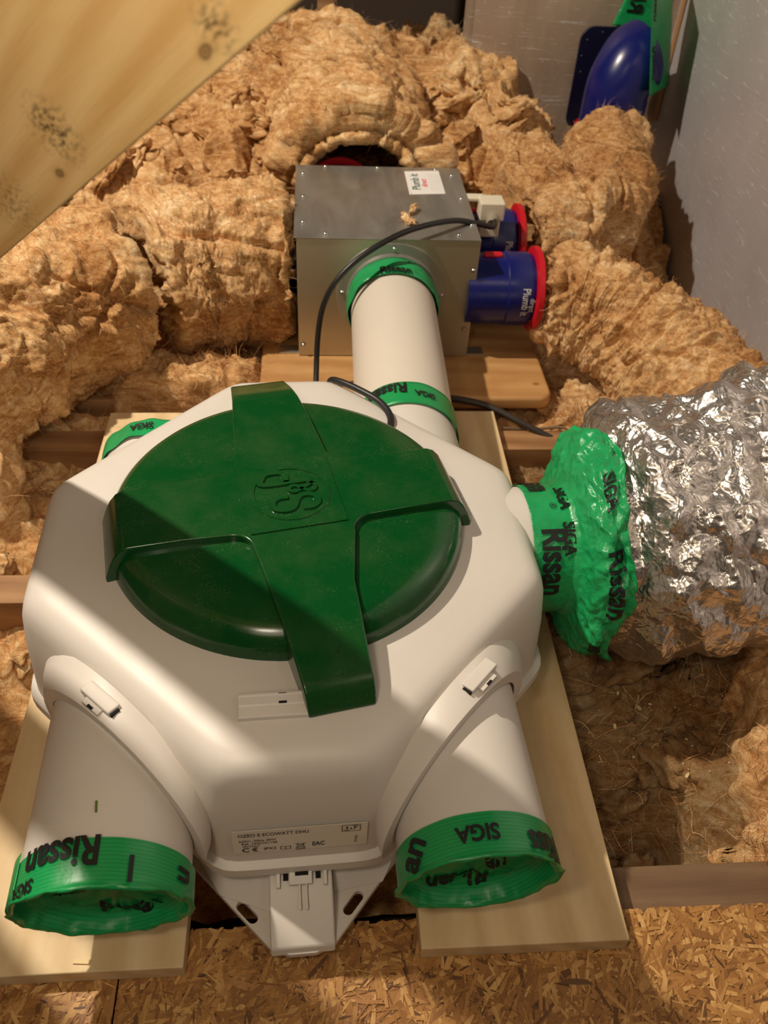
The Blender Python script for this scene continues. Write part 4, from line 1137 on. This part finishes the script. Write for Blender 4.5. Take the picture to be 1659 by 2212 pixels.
skirt_text('SIGA', .024, .35, .84); skirt_text('Rissan', .036, 1.15, .84); skirt_text('Ris', .036, 1.95, .84)

# ================================================================== BLUE ELBOW ON THE WALL
be = empty('duct_elbow', (.60, 1.80, .12), 'glossy blue plastic duct elbow taped to the wall in the corner', 'elbow')
bl = lambda v_: tuple(Vector(v_)-be.location)
ep = [(.592, 1.755, .17), (.592, 1.755, .215), (.596, 1.758, .25), (.608, 1.764, .276), (.620, 1.772, .291), (.634, 1.778, .297)]
ep2, Le = resample(ep, 60); Pe = path_frames(ep2)
# the far end turns into the wall: sweep with constant radius
ve = tube_points(Pe, lambda s, t: .0585+.008*s, 60, 64)
e1 = np_mesh('elbow_bend', ve-np.array(be.location), grid_faces(60, 64, True), M_blue, be)
bm = bmesh.new(); lathe(bm, [(.055, -.03), (.063, -.03), (.063, .026), (.060, .030), (.055, .030)], 64, Matrix.Translation(bl((.595, 1.760, .200)))); cu_ = bm_obj('elbow_socket', bm, M_blue, be, smooth=35)
lettering([('Plumb it', .022, .012, .012, 0, .01, .9)], cyl_fn(bl((.595, 1.760, .200)), (0, 0, 1), (0, -1, 0), .0636), M_grey_ink, cu_)
bm = bmesh.new(); lathe(bm, [(.055, -.040), (.070, -.040), (.070, -.030), (.055, -.030)], 64, Matrix.Translation(bl((.595, 1.760, .200)))); bm_obj('locking_ring', bm, M_red, be, smooth=35)
# flange plate on the back board
fp = empty('flange_plate', (.613, 1.893, .22), 'dark blue square flange plate screwed to the rear foil board', 'plate')
bm = bmesh.new(); pts_ = []
for (cx_, cz_, a0) in ((.045, .072, 0), (-.045, .072, PI/2), (-.045, -.072, PI), (.045, -.072, 1.5*PI)):
    for k in range(7): a = a0+PI/2*k/6; pts_.append((cx_+.028*math.cos(a), cz_+.028*math.sin(a)))
prism(bm, pts_, 0, .006); bmesh.ops.transform(bm, matrix=Matrix.Rotation(PI/2, 4, 'X'), verts=bm.verts)
o = bm_obj('plate_body', bm, M_bluedark, fp, bevel=.001)
for x, z in ((-.058, .075), (-.030, .090), (-.064, .045), (-.060, .015)):
    bm = bmesh.new(); lathe(bm, [(.0022, 0), (.0018, .0012), (0, .0016)], 10, Matrix.Translation((x, -.006, z)) @ frame_to((0, -1, 0))); bm_obj('screw', bm, M_screw, fp, smooth=40)
# tape strips
def strip(name, corners, n_, label, items, uv, mat=M_tape):
    a, b, c, d = map(np.array, corners); nu, nv_ = 30, 12; V = []
    for i in range(nu):
        for j in range(nv_):
            s, t = i/(nu-1), j/(nv_-1)
            V.append((a*(1-s)+b*s)*(1-t)+(d*(1-s)+c*s)*t)
    V = np.array(V); nn_ = np.array(n_, float); V = V+nn_*(.002+.0015*noise(V*40))[:, None]
    o = np_mesh(name, V, grid_faces(nu, nv_), mat); tag(o, label, 'tape')
    so = o.modifiers.new('s', 'SOLIDIFY'); so.thickness = .0005
    L1 = np.linalg.norm(b-a); L2 = np.linalg.norm(d-a)
    def fn(u, v):
        s, t = u/L1, v/L2; return Vector(((a*(1-s)+b*s)*(1-t)+(d*(1-s)+c*s)*t+nn_*.0045))
    lettering(items, fn, M_ink, o)
    return o
strip('tape_strip', [(.635, 1.686, .252), (.591, 1.702, .46), (.676, 1.83, .439), (.719, 1.815, .236)], (-.3, -1, 0), 'crinkled green tape strip hanging down the wall beside the blue elbow', [('Rissan', .030, .055, .024, PI, .03, .8), ('Rissan', .030, .155, .024, PI, .03, .8)], None)
strip('tape_strip', [(.600, 1.894, .322), (.632, 1.894, .42), (.71, 1.894, .42), (.70, 1.894, .318)], (0, -1, 0), 'green tape strip on the rear board above the flange plate', [('Rissan', .045, .07, .03, .0, .03, .8), ('SIGA', .025, .06, .075, 0, .03, .8)], None)

# ================================================================== CHIPS
chips = [(.358, .532, .013), (.325, .508, .008), (.373, .536, .006), (.386, .447, .008), (.363, .448, .006), (.350, .424, .005), (.315, .399, .008), (.320, .411, .006), (.396, .393, .006), (.346, .372, .005), (.340, .551, .005), (.309, .442, .005), (.418, .59, .006), (.335, .47, .004), (.40, .49, .004)]
for i, (x, y, s) in enumerate(chips):
    ii = int(round((x-xs[0])/(xs[1]-xs[0]))); jj = int(round((y-ys[0])/(ys[1]-ys[0])))
    z = bedV[(ii)*NY+jj, 2] if False else bedV.reshape(NX, NY, 3)[max(ii-3, 0):ii+4, max(jj-3, 0):jj+4, 2].max()
    x_, y_ = x*(.75-z)/.80, y*(.75-z)/.80
    bm = bmesh.new(); k = random.choice((5, 6)); pts_ = [(s*.5*random.uniform(.6, 1)*math.cos(2*PI*a/k)*.6, s*.5*random.uniform(.7, 1.1)*math.sin(2*PI*a/k)) for a in range(k)]
    prism(bm, pts_, 0, .0012); o = bm_obj('wood_chip', bm, M_chip, None); o.location = (x_, y_, z+.001); o.rotation_euler = (random.uniform(-.4, .4), random.uniform(-.4, .4), random.uniform(0, 3))
    tag(o, {0: 'largest pale wood chip, lying upright on the brown wool below the foil duct', 1: 'oval pale wood chip on the wool close beside the right plank', 3: 'teardrop shaped pale wood chip alone in the dark hollow of wool'}.get(i, 'small pale wood chip fallen on the brown wool right of the planks'), 'wood chip', 'pale wood chips on the wool')
bm = bmesh.new(); prism(bm, [(-.007, -.001), (.006, -.002), (.008, .001), (-.005, .002)], 0, .0012); o = bm_obj('wood_splinter', bm, M_chip, None); o.location = (-.193, .272, .0006); tag(o, 'pale splinter on the lit end of the left plank', 'wood chip')
# sawdust on boards
cnt = 500; x = rng.uniform(.27, .50, cnt); y = rng.uniform(.36, .66, cnt); a = rng.uniform(0, 6.3, cnt); s = rng.uniform(.0004, .0016, cnt)
ii = np.clip(((x-xs[0])/(xs[1]-xs[0])).astype(int), 0, NX-1); jj = np.clip(((y-ys[0])/(ys[1]-ys[0])).astype(int), 0, NY-1)
z = bedV.reshape(NX, NY, 3)[ii, jj, 2]+.0015
q = [np.stack([x+s*np.cos(a+k), y+s*np.sin(a+k)*.6, z+.0004*(k == 0)], 1) for k in (0, 2.1, 4.2)]
o = np_mesh('sawdust', np.stack(q, 1).reshape(-1, 3), np.arange(cnt*3).reshape(-1, 3), M_chip, None, False); tag(o, 'fine pale sawdust sprinkled over the wool on the right', 'sawdust', kind='stuff')
